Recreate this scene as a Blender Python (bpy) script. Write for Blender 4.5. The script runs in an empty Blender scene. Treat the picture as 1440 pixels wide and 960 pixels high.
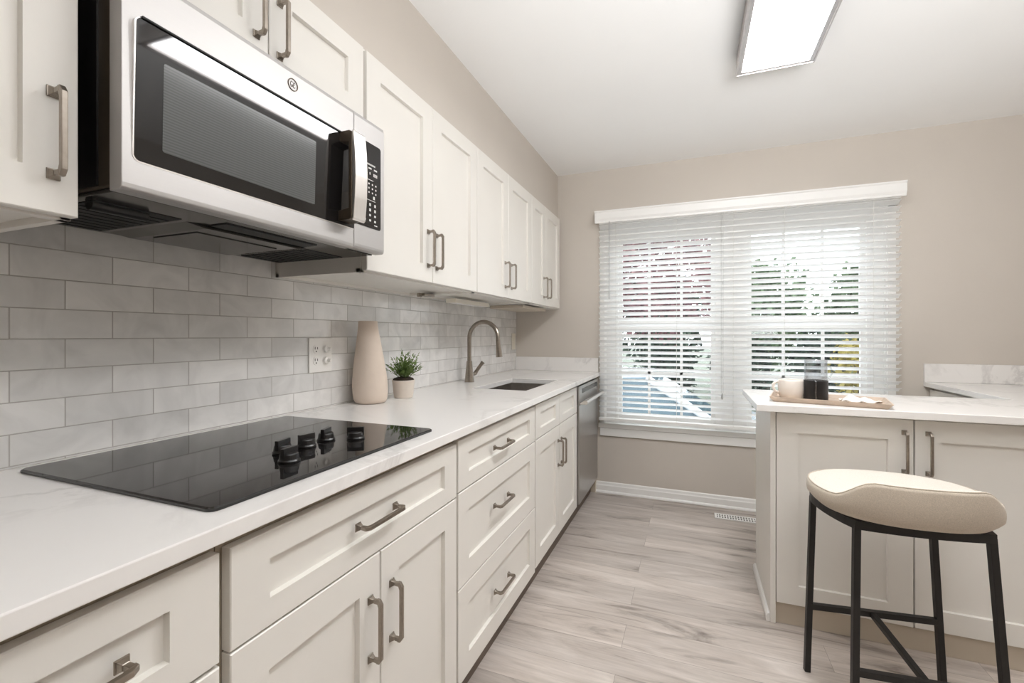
import bpy, bmesh, math, random
from mathutils import Vector, Matrix
random.seed(7)
scene = bpy.context.scene
COL = scene.collection
PI = math.pi

# ------------------------------------------------------------------ camera
cam_data = bpy.data.cameras.new('camera')
cam_data.sensor_width = 36.0
cam_data.lens = 638.4 / 1440 * 36.0
cam_data.shift_y = -9.1 / 1440
cam_data.clip_start = 0.02
cam = bpy.data.objects.new('camera', cam_data)
COL.objects.link(cam)
cam.location = (0, 0, 1.192)
cam.rotation_euler = (PI / 2, 0, 0.377)
scene.camera = cam

# ------------------------------------------------------------------ light and exposure
LAMP = 15.0          # ceiling fixture diffuser
REAR = 2.5         # watts of the fill light added behind the camera
UP = 22.0           # watts of the added fill aimed at the ceiling
SKY = 2.1
scene.view_settings.view_transform = 'Standard'
scene.view_settings.look = 'None'
scene.view_settings.gamma = 1.0
scene.view_settings.use_curve_mapping = False
scene.view_settings.exposure = 0.95
world = bpy.data.worlds.new('world')
scene.world = world
world.use_nodes = True
bg = world.node_tree.nodes['Background']
bg.inputs[0].default_value = (0.90, 0.95, 1.0, 1)
bg.inputs[1].default_value = SKY
scene.cycles.use_denoising = True
scene.cycles.max_bounces = 10
scene.cycles.diffuse_bounces = 6
scene.cycles.transparent_max_bounces = 12
scene.cycles.caustics_reflective = False
scene.cycles.caustics_refractive = False


def area_lamp(name, loc, sx, sy, power, color, rot=(0, 0, 0)):
    d = bpy.data.lights.new(name, 'AREA')
    d.shape = 'RECTANGLE'
    d.size, d.size_y = sx, sy
    d.energy = power
    d.color = color
    o = bpy.data.objects.new(name, d)
    COL.objects.link(o)
    o.location = loc
    o.rotation_euler = rot
    return o


area_lamp('added_rear_fill', (0.35, -1.3, 2.40), 1.2, 0.3, REAR, (1.0, 0.93, 0.82))  # unseen fill added behind the camera to brighten the room
up = area_lamp('added_bounce_fill', (0.6, -0.35, 1.45), 1.0, 0.8, UP, (0.98, 0.99, 1.0), (math.radians(134), 0, 0))  # added light, bounces off the ceiling to lift the brightness
up.data.spread = math.radians(105)

# ------------------------------------------------------------------ materials
def new_mat(name):
    m = bpy.data.materials.new(name)
    m.use_nodes = True
    nt = m.node_tree
    return m, nt, nt.nodes['Principled BSDF']


def L(nt, a, b):
    nt.links.new(a, b)


def simple(name, col, rough=0.5, metal=0.0, spec=0.5, bump=None, var=0.0, vscale=8.0, coat=0.0):
    m, nt, p = new_mat(name)
    p.inputs['Roughness'].default_value = rough
    p.inputs['Metallic'].default_value = metal
    p.inputs['Specular IOR Level'].default_value = spec
    p.inputs['Coat Weight'].default_value = coat
    p.inputs['Base Color'].default_value = (*col, 1)
    tc = nt.nodes.new('ShaderNodeTexCoord')
    if var:
        n = nt.nodes.new('ShaderNodeTexNoise')
        n.inputs['Scale'].default_value = vscale
        n.inputs['Detail'].default_value = 4
        L(nt, tc.outputs['Object'], n.inputs['Vector'])
        r = nt.nodes.new('ShaderNodeValToRGB')
        r.color_ramp.elements[0].position = 0.3
        r.color_ramp.elements[1].position = 0.7
        r.color_ramp.elements[0].color = (*[c * (1 - var) for c in col], 1)
        r.color_ramp.elements[1].color = (*[min(1, c * (1 + var)) for c in col], 1)
        L(nt, n.outputs['Fac'], r.inputs['Fac'])
        L(nt, r.outputs['Color'], p.inputs['Base Color'])
    if bump:
        sc, st = bump
        n2 = nt.nodes.new('ShaderNodeTexNoise')
        n2.inputs['Scale'].default_value = sc
        n2.inputs['Detail'].default_value = 3
        L(nt, tc.outputs['Object'], n2.inputs['Vector'])
        b = nt.nodes.new('ShaderNodeBump')
        b.inputs['Strength'].default_value = st
        b.inputs['Distance'].default_value = 0.002
        L(nt, n2.outputs['Fac'], b.inputs['Height'])
        L(nt, b.outputs['Normal'], p.inputs['Normal'])
    return m


M = {}
M['wall'] = simple('greige_wall_paint', (0.60, 0.55, 0.495), 0.85, bump=(180, 0.12), var=0.015, vscale=3)
M['ceiling'] = simple('white_ceiling_paint', (0.90, 0.90, 0.895), 0.9, bump=(140, 0.1), var=0.01, vscale=2)
M['trim'] = simple('white_trim_paint', (0.84, 0.83, 0.81), 0.4, var=0.01)
M['cabinet'] = simple('cream_cabinet_paint', (0.775, 0.75, 0.705), 0.38, var=0.012, vscale=5)
M['cabinet_in'] = simple('gap_shaded_carcass', (0.40, 0.34, 0.26), 0.5, var=0.03, vscale=10)  # carcass darkened so the gaps around the fronts read as shadow
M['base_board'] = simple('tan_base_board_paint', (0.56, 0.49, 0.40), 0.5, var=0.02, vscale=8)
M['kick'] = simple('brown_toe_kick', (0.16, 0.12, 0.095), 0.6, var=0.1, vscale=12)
M['nickel'] = simple('brushed_nickel', (0.34, 0.30, 0.258), 0.28, 1.0, var=0.08, vscale=90)
M['nickel_light'] = simple('satin_nickel_frame', (0.56, 0.52, 0.50), 0.35, 1.0, var=0.04, vscale=60)
M['steel_dark'] = simple('sink_steel', (0.36, 0.335, 0.31), 0.36, 1.0, var=0.06, vscale=60)
M['black_gloss'] = simple('black_ceramic_glass', (0.012, 0.011, 0.011), 0.04, spec=0.6, var=0.05)
M['black_plastic'] = simple('black_plastic', (0.012, 0.011, 0.011), 0.28, var=0.1, vscale=40)
M['black_matte'] = simple('black_grille', (0.006, 0.006, 0.006), 0.6, var=0.1, vscale=80)
M['hood_metal'] = simple('charcoal_enamel', (0.05, 0.047, 0.044), 0.14, 0.6, var=0.1, vscale=20)
M['brown_side'] = simple('bronze_side_enamel', (0.09, 0.068, 0.048), 0.3, 0.5, var=0.08, vscale=14)
M['clay'] = simple('matte_clay', (0.66, 0.56, 0.475), 0.8, bump=(60, 0.15), var=0.03, vscale=12)
M['pot'] = simple('pale_pot', (0.67, 0.60, 0.53), 0.75, bump=(60, 0.15), var=0.04, vscale=20)
M['soil'] = simple('dark_soil', (0.035, 0.024, 0.016), 0.95, bump=(120, 0.8), var=0.4, vscale=60)
M['plate'] = simple('white_plastic_plate', (0.80, 0.78, 0.75), 0.35, var=0.01)
M['slot'] = simple('dark_slots', (0.05, 0.045, 0.04), 0.7, var=0.1, vscale=40)
M['ivory'] = simple('ivory_plastic_plate', (0.78, 0.73, 0.64), 0.4, var=0.01)
M['black_metal'] = simple('black_powder_coat', (0.022, 0.020, 0.019), 0.45, 0.3, bump=(300, 0.1), var=0.08, vscale=50)
M['white_ink'] = simple('pale_grey_print', (0.62, 0.62, 0.60), 0.6, var=0.01)
M['wood'] = simple('light_wood', (0.50, 0.395, 0.31), 0.55, var=0.14, vscale=18)
M['cup'] = simple('white_glazed_ceramic', (0.80, 0.74, 0.68), 0.25, var=0.02)
M['cloth'] = simple('white_linen', (0.78, 0.73, 0.68), 0.9, bump=(300, 0.4), var=0.03, vscale=40)
M['cord'] = simple('pale_cord', (0.74, 0.73, 0.70), 0.8, var=0.02)
M['wand'] = simple('grey_tilt_wand', (0.42, 0.42, 0.41), 0.4, var=0.05)


def brushed(name, col, rough, axis):
    m, nt, p = new_mat(name)
    p.inputs['Metallic'].default_value = 1.0
    tc = nt.nodes.new('ShaderNodeTexCoord')
    mp = nt.nodes.new('ShaderNodeMapping')
    s = [400, 400, 400]
    s[axis] = 3
    mp.inputs['Scale'].default_value = s
    L(nt, tc.outputs['Object'], mp.inputs['Vector'])
    n = nt.nodes.new('ShaderNodeTexNoise')
    n.inputs['Scale'].default_value = 1.0
    n.inputs['Detail'].default_value = 3
    L(nt, mp.outputs['Vector'], n.inputs['Vector'])
    r = nt.nodes.new('ShaderNodeMapRange')
    r.inputs['To Min'].default_value = rough - 0.06
    r.inputs['To Max'].default_value = rough + 0.08
    L(nt, n.outputs['Fac'], r.inputs['Value'])
    L(nt, r.outputs['Result'], p.inputs['Roughness'])
    c = nt.nodes.new('ShaderNodeValToRGB')
    c.color_ramp.elements[0].color = (*[x * 0.94 for x in col], 1)
    c.color_ramp.elements[1].color = (*[min(1, x * 1.05) for x in col], 1)
    L(nt, n.outputs['Fac'], c.inputs['Fac'])
    L(nt, c.outputs['Color'], p.inputs['Base Color'])
    return m


M['steel'] = brushed('brushed_stainless', (0.50, 0.485, 0.475), 0.5, 1)
M['steel_dw'] = brushed('brushed_dishwasher_steel', (0.50, 0.485, 0.47), 0.30, 1)
M['steel_edge'] = simple('polished_steel_edge', (0.78, 0.75, 0.72), 0.3, 1.0, var=0.02)
M['steel_v'] = brushed('brushed_handle_steel', (0.80, 0.77, 0.74), 0.30, 2)


def glass_pane(name, tint, refl=0.08):
    m = bpy.data.materials.new(name)
    m.use_nodes = True
    nt = m.node_tree
    nt.nodes.clear()
    o = nt.nodes.new('ShaderNodeOutputMaterial')
    mx = nt.nodes.new('ShaderNodeMixShader')
    t = nt.nodes.new('ShaderNodeBsdfTransparent')
    t.inputs[0].default_value = (*tint, 1)
    g = nt.nodes.new('ShaderNodeBsdfGlossy')
    g.inputs['Roughness'].default_value = 0.02
    lw = nt.nodes.new('ShaderNodeLayerWeight')
    lw.inputs['Blend'].default_value = 0.35
    mr = nt.nodes.new('ShaderNodeMapRange')
    mr.inputs['To Min'].default_value = refl * 0.5
    mr.inputs['To Max'].default_value = refl * 4
    L(nt, lw.outputs['Facing'], mr.inputs['Value'])
    L(nt, mr.outputs['Result'], mx.inputs[0])
    L(nt, t.outputs[0], mx.inputs[1])
    L(nt, g.outputs[0], mx.inputs[2])
    L(nt, mx.outputs[0], o.inputs[0])
    return m


M['glass'] = glass_pane('window_glass', (0.97, 0.98, 0.98), 0.05)
M['beaker'] = glass_pane('clear_beaker_glass', (0.90, 0.91, 0.92), 0.10)


def translucent(name, col, fac, rough=0.6):
    m = bpy.data.materials.new(name)
    m.use_nodes = True
    nt = m.node_tree
    nt.nodes.clear()
    o = nt.nodes.new('ShaderNodeOutputMaterial')
    mx = nt.nodes.new('ShaderNodeMixShader')
    mx.inputs[0].default_value = fac
    d = nt.nodes.new('ShaderNodeBsdfDiffuse')
    d.inputs[0].default_value = (*col, 1)
    t = nt.nodes.new('ShaderNodeBsdfTranslucent')
    t.inputs[0].default_value = (*col, 1)
    L(nt, d.outputs[0], mx.inputs[1])
    L(nt, t.outputs[0], mx.inputs[2])
    L(nt, mx.outputs[0], o.inputs[0])
    return m


M['slat'] = translucent('white_blind_slat', (0.95, 0.95, 0.945), 0.68)


def emissive(name, col, strength):
    m, nt, p = new_mat(name)
    p.inputs['Base Color'].default_value = (0.8, 0.8, 0.8, 1)
    p.inputs['Emission Color'].default_value = (*col, 1)
    p.inputs['Emission Strength'].default_value = strength
    return m


M['diffuser'] = emissive('lit_diffuser', (0.985, 0.99, 1.0), LAMP)


def tile_material():
    m, nt, p = new_mat('glazed_subway_tile')
    geo = nt.nodes.new('ShaderNodeNewGeometry')
    sp = nt.nodes.new('ShaderNodeSeparateXYZ')
    L(nt, geo.outputs['Position'], sp.inputs[0])
    ax = nt.nodes.new('ShaderNodeMath')
    ax.inputs[1].default_value = 0.14325 + 20 * 0.1835
    L(nt, sp.outputs['Y'], ax.inputs[0])
    az = nt.nodes.new('ShaderNodeMath')
    az.inputs[1].default_value = -0.9145 + 20 * 0.0672
    L(nt, sp.outputs['Z'], az.inputs[0])
    cb = nt.nodes.new('ShaderNodeCombineXYZ')
    L(nt, ax.outputs[0], cb.inputs['X'])
    L(nt, az.outputs[0], cb.inputs['Y'])
    bt = nt.nodes.new('ShaderNodeTexBrick')
    bt.offset = 0.5
    bt.inputs['Scale'].default_value = 1.0
    bt.inputs['Brick Width'].default_value = 0.1835
    bt.inputs['Row Height'].default_value = 0.0672
    bt.inputs['Mortar Size'].default_value = 0.0013
    bt.inputs['Mortar Smooth'].default_value = 0.15
    bt.inputs['Color1'].default_value = (0.0, 0.0, 0.0, 1)
    bt.inputs['Color2'].default_value = (1.0, 1.0, 1.0, 1)
    bt.inputs['Mortar'].default_value = (0.5, 0.5, 0.5, 1)
    L(nt, cb.outputs[0], bt.inputs['Vector'])
    ramp = nt.nodes.new('ShaderNodeValToRGB')
    e = ramp.color_ramp.elements
    e[0].color = (0.68, 0.67, 0.655, 1)
    e[1].color = (0.84, 0.825, 0.805, 1)
    L(nt, bt.outputs['Color'], ramp.inputs['Fac'])
    n = nt.nodes.new('ShaderNodeTexNoise')
    n.inputs['Scale'].default_value = 9
    n.inputs['Detail'].default_value = 5
    n.inputs['Distortion'].default_value = 1.2
    L(nt, geo.outputs['Position'], n.inputs['Vector'])
    r2 = nt.nodes.new('ShaderNodeValToRGB')
    r2.color_ramp.elements[0].position = 0.32
    r2.color_ramp.elements[1].position = 0.62
    r2.color_ramp.elements[0].color = (0.86, 0.86, 0.86, 1)
    r2.color_ramp.elements[1].color = (1, 1, 1, 1)
    L(nt, n.outputs['Fac'], r2.inputs['Fac'])
    mu = nt.nodes.new('ShaderNodeMix')
    mu.data_type = 'RGBA'
    mu.blend_type = 'MULTIPLY'
    mu.inputs['Factor'].default_value = 1.0
    L(nt, ramp.outputs['Color'], mu.inputs[6])
    L(nt, r2.outputs['Color'], mu.inputs[7])
    mx = nt.nodes.new('ShaderNodeMix')
    mx.data_type = 'RGBA'
    L(nt, bt.outputs['Fac'], mx.inputs['Factor'])
    L(nt, mu.outputs[2], mx.inputs[6])
    mx.inputs[7].default_value = (0.42, 0.40, 0.375, 1)
    L(nt, mx.outputs[2], p.inputs['Base Color'])
    rr = nt.nodes.new('ShaderNodeMapRange')
    rr.inputs['To Min'].default_value = 0.13
    rr.inputs['To Max'].default_value = 0.8
    L(nt, bt.outputs['Fac'], rr.inputs['Value'])
    L(nt, rr.outputs['Result'], p.inputs['Roughness'])
    # height: handmade waviness minus the joint
    n3 = nt.nodes.new('ShaderNodeTexNoise')
    n3.inputs['Scale'].default_value = 22
    n3.inputs['Detail'].default_value = 2
    L(nt, geo.outputs['Position'], n3.inputs['Vector'])
    h = nt.nodes.new('ShaderNodeMath')
    h.operation = 'MULTIPLY_ADD'
    h.inputs[1].default_value = -2.0
    L(nt, bt.outputs['Fac'], h.inputs[0])
    L(nt, n3.outputs['Fac'], h.inputs[2])
    b = nt.nodes.new('ShaderNodeBump')
    b.inputs['Strength'].default_value = 0.5
    b.inputs['Distance'].default_value = 0.0022
    L(nt, h.outputs[0], b.inputs['Height'])
    L(nt, b.outputs['Normal'], p.inputs['Normal'])
    return m


M['tile'] = tile_material()


def floor_material():
    m, nt, p = new_mat('grey_oak_plank')
    geo = nt.nodes.new('ShaderNodeNewGeometry')
    mp = nt.nodes.new('ShaderNodeMapping')
    mp.inputs['Location'].default_value = (5.13, 9.04, 0)
    L(nt, geo.outputs['Position'], mp.inputs['Vector'])
    bt = nt.nodes.new('ShaderNodeTexBrick')
    bt.offset = 0.41
    bt.offset_frequency = 2
    bt.inputs['Scale'].default_value = 1.0
    bt.inputs['Brick Width'].default_value = 1.22
    bt.inputs['Row Height'].default_value = 0.148
    bt.inputs['Mortar Size'].default_value = 0.0007
    bt.inputs['Mortar Smooth'].default_value = 0.3
    bt.inputs['Color1'].default_value = (0, 0, 0, 1)
    bt.inputs['Color2'].default_value = (1, 1, 1, 1)
    L(nt, mp.outputs[0], bt.inputs['Vector'])
    # grain, shifted per plank
    sh = nt.nodes.new('ShaderNodeVectorMath')
    sh.operation = 'MULTIPLY_ADD'
    sh.inputs[1].default_value = (37.0, 19.0, 11.0)
    L(nt, bt.outputs['Color'], sh.inputs[0])
    L(nt, geo.outputs['Position'], sh.inputs[2])
    mg = nt.nodes.new('ShaderNodeMapping')
    mg.inputs['Scale'].default_value = (1.7, 11.0, 1.0)
    L(nt, sh.outputs[0], mg.inputs['Vector'])
    n = nt.nodes.new('ShaderNodeTexNoise')
    n.inputs['Scale'].default_value = 1.0
    n.inputs['Detail'].default_value = 6
    n.inputs['Roughness'].default_value = 0.62
    n.inputs['Distortion'].default_value = 1.1
    L(nt, mg.outputs[0], n.inputs['Vector'])
    r = nt.nodes.new('ShaderNodeValToRGB')
    e = r.color_ramp.elements
    e[0].position, e[0].color = 0.29, (0.17, 0.142, 0.123, 1)
    e[1].position, e[1].color = 0.68, (0.66, 0.60, 0.555, 1)
    x = r.color_ramp.elements.new(0.44)
    x.color = (0.50, 0.44, 0.395, 1)
    L(nt, n.outputs['Fac'], r.inputs['Fac'])
    # fine streaks
    mg2 = nt.nodes.new('ShaderNodeMapping')
    mg2.inputs['Scale'].default_value = (5.0, 120.0, 1.0)
    L(nt, sh.outputs[0], mg2.inputs['Vector'])
    n2 = nt.nodes.new('ShaderNodeTexNoise')
    n2.inputs['Detail'].default_value = 3
    n2.inputs['Scale'].default_value = 1.0
    L(nt, mg2.outputs[0], n2.inputs['Vector'])
    r2 = nt.nodes.new('ShaderNodeMapRange')
    r2.inputs['From Min'].default_value = 0.3
    r2.inputs['From Max'].default_value = 0.7
    r2.inputs['To Min'].default_value = 0.90
    r2.inputs['To Max'].default_value = 1.05
    L(nt, n2.outputs['Fac'], r2.inputs['Value'])
    pl = nt.nodes.new('ShaderNodeMapRange')
    pl.inputs['To Min'].default_value = 0.86
    pl.inputs['To Max'].default_value = 1.08
    L(nt, bt.outputs['Color'], pl.inputs['Value'])
    mm = nt.nodes.new('ShaderNodeMath')
    mm.operation = 'MULTIPLY'
    L(nt, r2.outputs[0], mm.inputs[0])
    L(nt, pl.outputs[0], mm.inputs[1])
    sc = nt.nodes.new('ShaderNodeVectorMath')
    sc.operation = 'SCALE'
    L(nt, r.outputs['Color'], sc.inputs[0])
    L(nt, mm.outputs[0], sc.inputs['Scale'])
    mx = nt.nodes.new('ShaderNodeMix')
    mx.data_type = 'RGBA'
    L(nt, bt.outputs['Fac'], mx.inputs['Factor'])
    L(nt, sc.outputs[0], mx.inputs[6])
    mx.inputs[7].default_value = (0.22, 0.19, 0.165, 1)
    L(nt, mx.outputs[2], p.inputs['Base Color'])
    p.inputs['Roughness'].default_value = 0.42
    b = nt.nodes.new('ShaderNodeBump')
    b.inputs['Strength'].default_value = 0.12
    b.inputs['Distance'].default_value = 0.002
    L(nt, n2.outputs['Fac'], b.inputs['Height'])
    L(nt, b.outputs['Normal'], p.inputs['Normal'])
    return m


M['floor'] = floor_material()


def quartz_material():
    m, nt, p = new_mat('veined_quartz')
    geo = nt.nodes.new('ShaderNodeNewGeometry')
    n = nt.nodes.new('ShaderNodeTexNoise')
    n.inputs['Scale'].default_value = 1.7
    n.inputs['Detail'].default_value = 7
    n.inputs['Roughness'].default_value = 0.6
    n.inputs['Distortion'].default_value = 0.9
    L(nt, geo.outputs['Position'], n.inputs['Vector'])
    r = nt.nodes.new('ShaderNodeValToRGB')
    e = r.color_ramp.elements
    W = (0.83, 0.81, 0.79, 1)
    e[0].position, e[0].color = 0.470, W
    e[1].position, e[1].color = 0.530, W
    x = e.new(0.5)
    x.color = (0.66, 0.64, 0.625, 1)
    L(nt, n.outputs['Fac'], r.inputs['Fac'])
    # veins only in places
    n2 = nt.nodes.new('ShaderNodeTexNoise')
    n2.inputs['Scale'].default_value = 1.4
    L(nt, geo.outputs['Position'], n2.inputs['Vector'])
    r2 = nt.nodes.new('ShaderNodeMapRange')
    r2.inputs['From Min'].default_value = 0.42
    r2.inputs['From Max'].default_value = 0.62
    L(nt, n2.outputs['Fac'], r2.inputs['Value'])
    mx = nt.nodes.new('ShaderNodeMix')
    mx.data_type = 'RGBA'
    L(nt, r2.outputs[0], mx.inputs['Factor'])
    mx.inputs[6].default_value = W
    L(nt, r.outputs['Color'], mx.inputs[7])
    L(nt, mx.outputs[2], p.inputs['Base Color'])
    p.inputs['Roughness'].default_value = 0.2
    return m


M['quartz'] = quartz_material()


def fabric_material(name, col):
    m, nt, p = new_mat(name)
    tc = nt.nodes.new('ShaderNodeTexCoord')
    n = nt.nodes.new('ShaderNodeTexNoise')
    n.inputs['Scale'].default_value = 420
    n.inputs['Detail'].default_value = 2
    L(nt, tc.outputs['Object'], n.inputs['Vector'])
    r = nt.nodes.new('ShaderNodeValToRGB')
    r.color_ramp.elements[0].position = 0.3
    r.color_ramp.elements[1].position = 0.7
    r.color_ramp.elements[0].color = (*[c * 0.86 for c in col], 1)
    r.color_ramp.elements[1].color = (*[min(1, c * 1.08) for c in col], 1)
    L(nt, n.outputs['Fac'], r.inputs['Fac'])
    L(nt, r.outputs['Color'], p.inputs['Base Color'])
    p.inputs['Roughness'].default_value = 0.95
    p.inputs['Sheen Weight'].default_value = 0.2
    b = nt.nodes.new('ShaderNodeBump')
    b.inputs['Strength'].default_value = 0.4
    b.inputs['Distance'].default_value = 0.001
    L(nt, n.outputs['Fac'], b.inputs['Height'])
    L(nt, b.outputs['Normal'], p.inputs['Normal'])
    return m


M['fabric'] = fabric_material('weave_shaded', (0.57, 0.495, 0.405))  # outer shell and piping, shade of the near side put into the colour
M['fabric_top'] = fabric_material('weave_lit', (0.70, 0.65, 0.58))  # seat top, paler tone stands for the light falling on it


def mesh_screen_material():
    m, nt, p = new_mat('microwave_door_screen')
    tc = nt.nodes.new('ShaderNodeTexCoord')
    w = nt.nodes.new('ShaderNodeTexWave')
    w.bands_direction = 'Z'
    w.inputs['Scale'].default_value = 60
    L(nt, tc.outputs['Object'], w.inputs['Vector'])
    r = nt.nodes.new('ShaderNodeValToRGB')
    r.color_ramp.elements[0].color = (0.085, 0.09, 0.09, 1)
    r.color_ramp.elements[1].color = (0.125, 0.13, 0.13, 1)
    L(nt, w.outputs['Fac'], r.inputs['Fac'])
    L(nt, r.outputs['Color'], p.inputs['Base Color'])
    p.inputs['Roughness'].default_value = 0.12
    return m


M['screen'] = mesh_screen_material()


def leafy(name, c0, c1, tr=0.3):
    m = bpy.data.materials.new(name)
    m.use_nodes = True
    nt = m.node_tree
    nt.nodes.clear()
    o = nt.nodes.new('ShaderNodeOutputMaterial')
    tc = nt.nodes.new('ShaderNodeTexCoord')
    n = nt.nodes.new('ShaderNodeTexNoise')
    n.inputs['Scale'].default_value = 3.0 if tr < 0.9 else 40
    L(nt, tc.outputs['Object'], n.inputs['Vector'])
    r = nt.nodes.new('ShaderNodeValToRGB')
    r.color_ramp.elements[0].position = 0.35
    r.color_ramp.elements[1].position = 0.65
    r.color_ramp.elements[0].color = (*c0, 1)
    r.color_ramp.elements[1].color = (*c1, 1)
    L(nt, n.outputs['Fac'], r.inputs['Fac'])
    d = nt.nodes.new('ShaderNodeBsdfDiffuse')
    t = nt.nodes.new('ShaderNodeBsdfTranslucent')
    L(nt, r.outputs[0], d.inputs[0])
    L(nt, r.outputs[0], t.inputs[0])
    mx = nt.nodes.new('ShaderNodeMixShader')
    mx.inputs[0].default_value = tr
    L(nt, d.outputs[0], mx.inputs[1])
    L(nt, t.outputs[0], mx.inputs[2])
    L(nt, mx.outputs[0], o.inputs[0])
    return m


M['leaf'] = leafy('herb_leaf', (0.10, 0.17, 0.05), (0.30, 0.40, 0.16))
M['leaf_green'] = leafy('tree_leaf_green', (0.07, 0.11, 0.06), (0.24, 0.31, 0.20))
M['leaf_dark'] = leafy('tree_leaf_dark', (0.03, 0.045, 0.038), (0.10, 0.13, 0.10))
M['leaf_red'] = leafy('tree_leaf_red', (0.12, 0.06, 0.07), (0.34, 0.20, 0.20))
M['leaf_yellow'] = leafy('shrub_leaf_yellow', (0.22, 0.18, 0.05), (0.42, 0.36, 0.14))
M['bark'] = simple('grey_bark', (0.14, 0.11, 0.09), 0.9, bump=(30, 0.6), var=0.3, vscale=12)
M['grass'] = simple('pale_grass', (0.16, 0.18, 0.14), 0.95, bump=(40, 0.5), var=0.25, vscale=3)
M['asphalt'] = simple('pale_asphalt', (0.26, 0.265, 0.28), 0.9, bump=(60, 0.3), var=0.08, vscale=6)
M['car_paint'] = simple('white_car_paint', (0.50, 0.53, 0.56), 0.2, coat=0.6, var=0.01)
M['car_glass'] = simple('dark_car_glass', (0.10, 0.15, 0.18), 0.05, spec=0.8, var=0.05)
M['tyre'] = simple('black_tyre', (0.02, 0.02, 0.02), 0.8, var=0.1, vscale=30)

# ------------------------------------------------------------------ mesh helpers
def BM():
    return bmesh.new()


def box(bm, x0, x1, y0, y1, z0, z1):
    v = [bm.verts.new(p) for p in ((x0, y0, z0), (x1, y0, z0), (x1, y1, z0), (x0, y1, z0),
                                   (x0, y0, z1), (x1, y0, z1), (x1, y1, z1), (x0, y1, z1))]
    for f in ((0, 3, 2, 1), (4, 5, 6, 7), (0, 1, 5, 4), (1, 2, 6, 5), (2, 3, 7, 6), (3, 0, 4, 7)):
        bm.faces.new([v[i] for i in f])
    return v


def prism(bm, pts, axis, a0, a1):
    """extrude a closed 2-D outline along an axis; pts are the two other coordinates in xyz order"""
    def mk(p, a):
        q = [0, 0, 0]
        o = [i for i in range(3) if i != axis]
        q[axis] = a
        q[o[0]], q[o[1]] = p
        return bm.verts.new(q)
    A = [mk(p, a0) for p in pts]
    B = [mk(p, a1) for p in pts]
    n = len(pts)
    for i in range(n):
        bm.faces.new((A[i], A[(i + 1) % n], B[(i + 1) % n], B[i]))
    bm.faces.new(A[::-1])
    bm.faces.new(B)


def lathe(bm, prof, cx, cy, seg=40, lean=None, cap=True):
    rings = []
    for k, (r, z) in enumerate(prof):
        dx, dy = lean(z) if lean else (0, 0)
        rings.append([bm.verts.new((cx + dx + r * math.cos(2 * PI * i / seg), cy + dy + r * math.sin(2 * PI * i / seg), z)) for i in range(seg)])
    for a, b in zip(rings, rings[1:]):
        for i in range(seg):
            bm.faces.new((a[i], a[(i + 1) % seg], b[(i + 1) % seg], b[i]))
    if cap:
        bm.faces.new(rings[0][::-1])
        bm.faces.new(rings[-1])


def tube(bm, pts, r, seg=10, closed=False, square=False, radii=None, up=None):
    pts = [Vector(p) for p in pts]
    n = len(pts)
    rings = []
    prev = None
    for i, p in enumerate(pts):
        if closed:
            t = (pts[(i + 1) % n] - pts[i - 1]).normalized()
        else:
            t = (pts[min(i + 1, n - 1)] - pts[max(i - 1, 0)]).normalized()
        if prev is None:
            ref = Vector(up) if up else (Vector((0, 0, 1)) if abs(t.z) < 0.9 else Vector((0, 1, 0)))
            nrm = (ref - t * ref.dot(t)).normalized()
        else:
            nrm = (prev - t * prev.dot(t)).normalized()
        prev = nrm
        bi = t.cross(nrm)
        rr = radii[i] if radii else r
        if square:
            offs = [(1, 1), (-1, 1), (-1, -1), (1, -1)]
            rings.append([bm.verts.new(p + nrm * a * rr + bi * b * rr) for a, b in offs])
        else:
            rings.append([bm.verts.new(p + nrm * rr * math.cos(2 * PI * k / seg) + bi * rr * math.sin(2 * PI * k / seg)) for k in range(seg)])
    m = len(rings[0])
    pairs = list(zip(rings, rings[1:])) + ([(rings[-1], rings[0])] if closed else [])
    for a, b in pairs:
        for k in range(m):
            bm.faces.new((a[k], a[(k + 1) % m], b[(k + 1) % m], b[k]))
    if not closed:
        bm.faces.new(rings[0][::-1])
        bm.faces.new(rings[-1])


def obj(name, bm, mat, parent=None, bevel=0.0, smooth=False, seg=2, loc=None, auto=None):
    bmesh.ops.recalc_face_normals(bm, faces=bm.faces[:])
    base = Vector(parent['_base']) if parent is not None else Vector(loc or (0, 0, 0))
    bmesh.ops.translate(bm, verts=bm.verts[:], vec=-base)
    me = bpy.data.meshes.new(name)
    bm.to_mesh(me)
    bm.free()
    me.materials.append(mat)
    o = bpy.data.objects.new(name, me)
    COL.objects.link(o)
    if parent is not None:
        o.parent = parent
    else:
        o.location = base
    o['_base'] = tuple(base)
    if bevel:
        b = o.modifiers.new('bevel', 'BEVEL')
        b.width = bevel
        b.segments = seg
        b.limit_method = 'ANGLE'
        b.angle_limit = math.radians(40)
    if smooth:
        for p in me.polygons:
            p.use_smooth = True
    if auto:
        for p in me.polygons:
            p.use_smooth = True
        for e in me.edges:
            pass
        me.set_sharp_from_angle(angle=math.radians(auto))
    return o


def tag(o, label, cat, group=None):
    o['label'] = label
    o['category'] = cat
    if group:
        o['group'] = group
    return o


def thing(name, label, cat, loc, group=None):
    o = bpy.data.objects.new(name, None)
    o.empty_display_size = 0.05
    COL.objects.link(o)
    o.location = loc
    o['_base'] = tuple(loc)
    return tag(o, label, cat, group)


def struct(name, bm, mat, bevel=0.0, parent=None, label=None):
    o = obj(name, bm, mat, parent, bevel)
    if parent is None:
        o['kind'] = 'structure'
    if label:
        o['label'] = label
    return o


# frames of reference for cabinet fronts: (along, up, out) -> world
def front_x(xf):
    return lambda a, b, c: (xf + c, a, b)


def front_y(yf):
    return lambda a, b, c: (a, yf - c, b)


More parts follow.
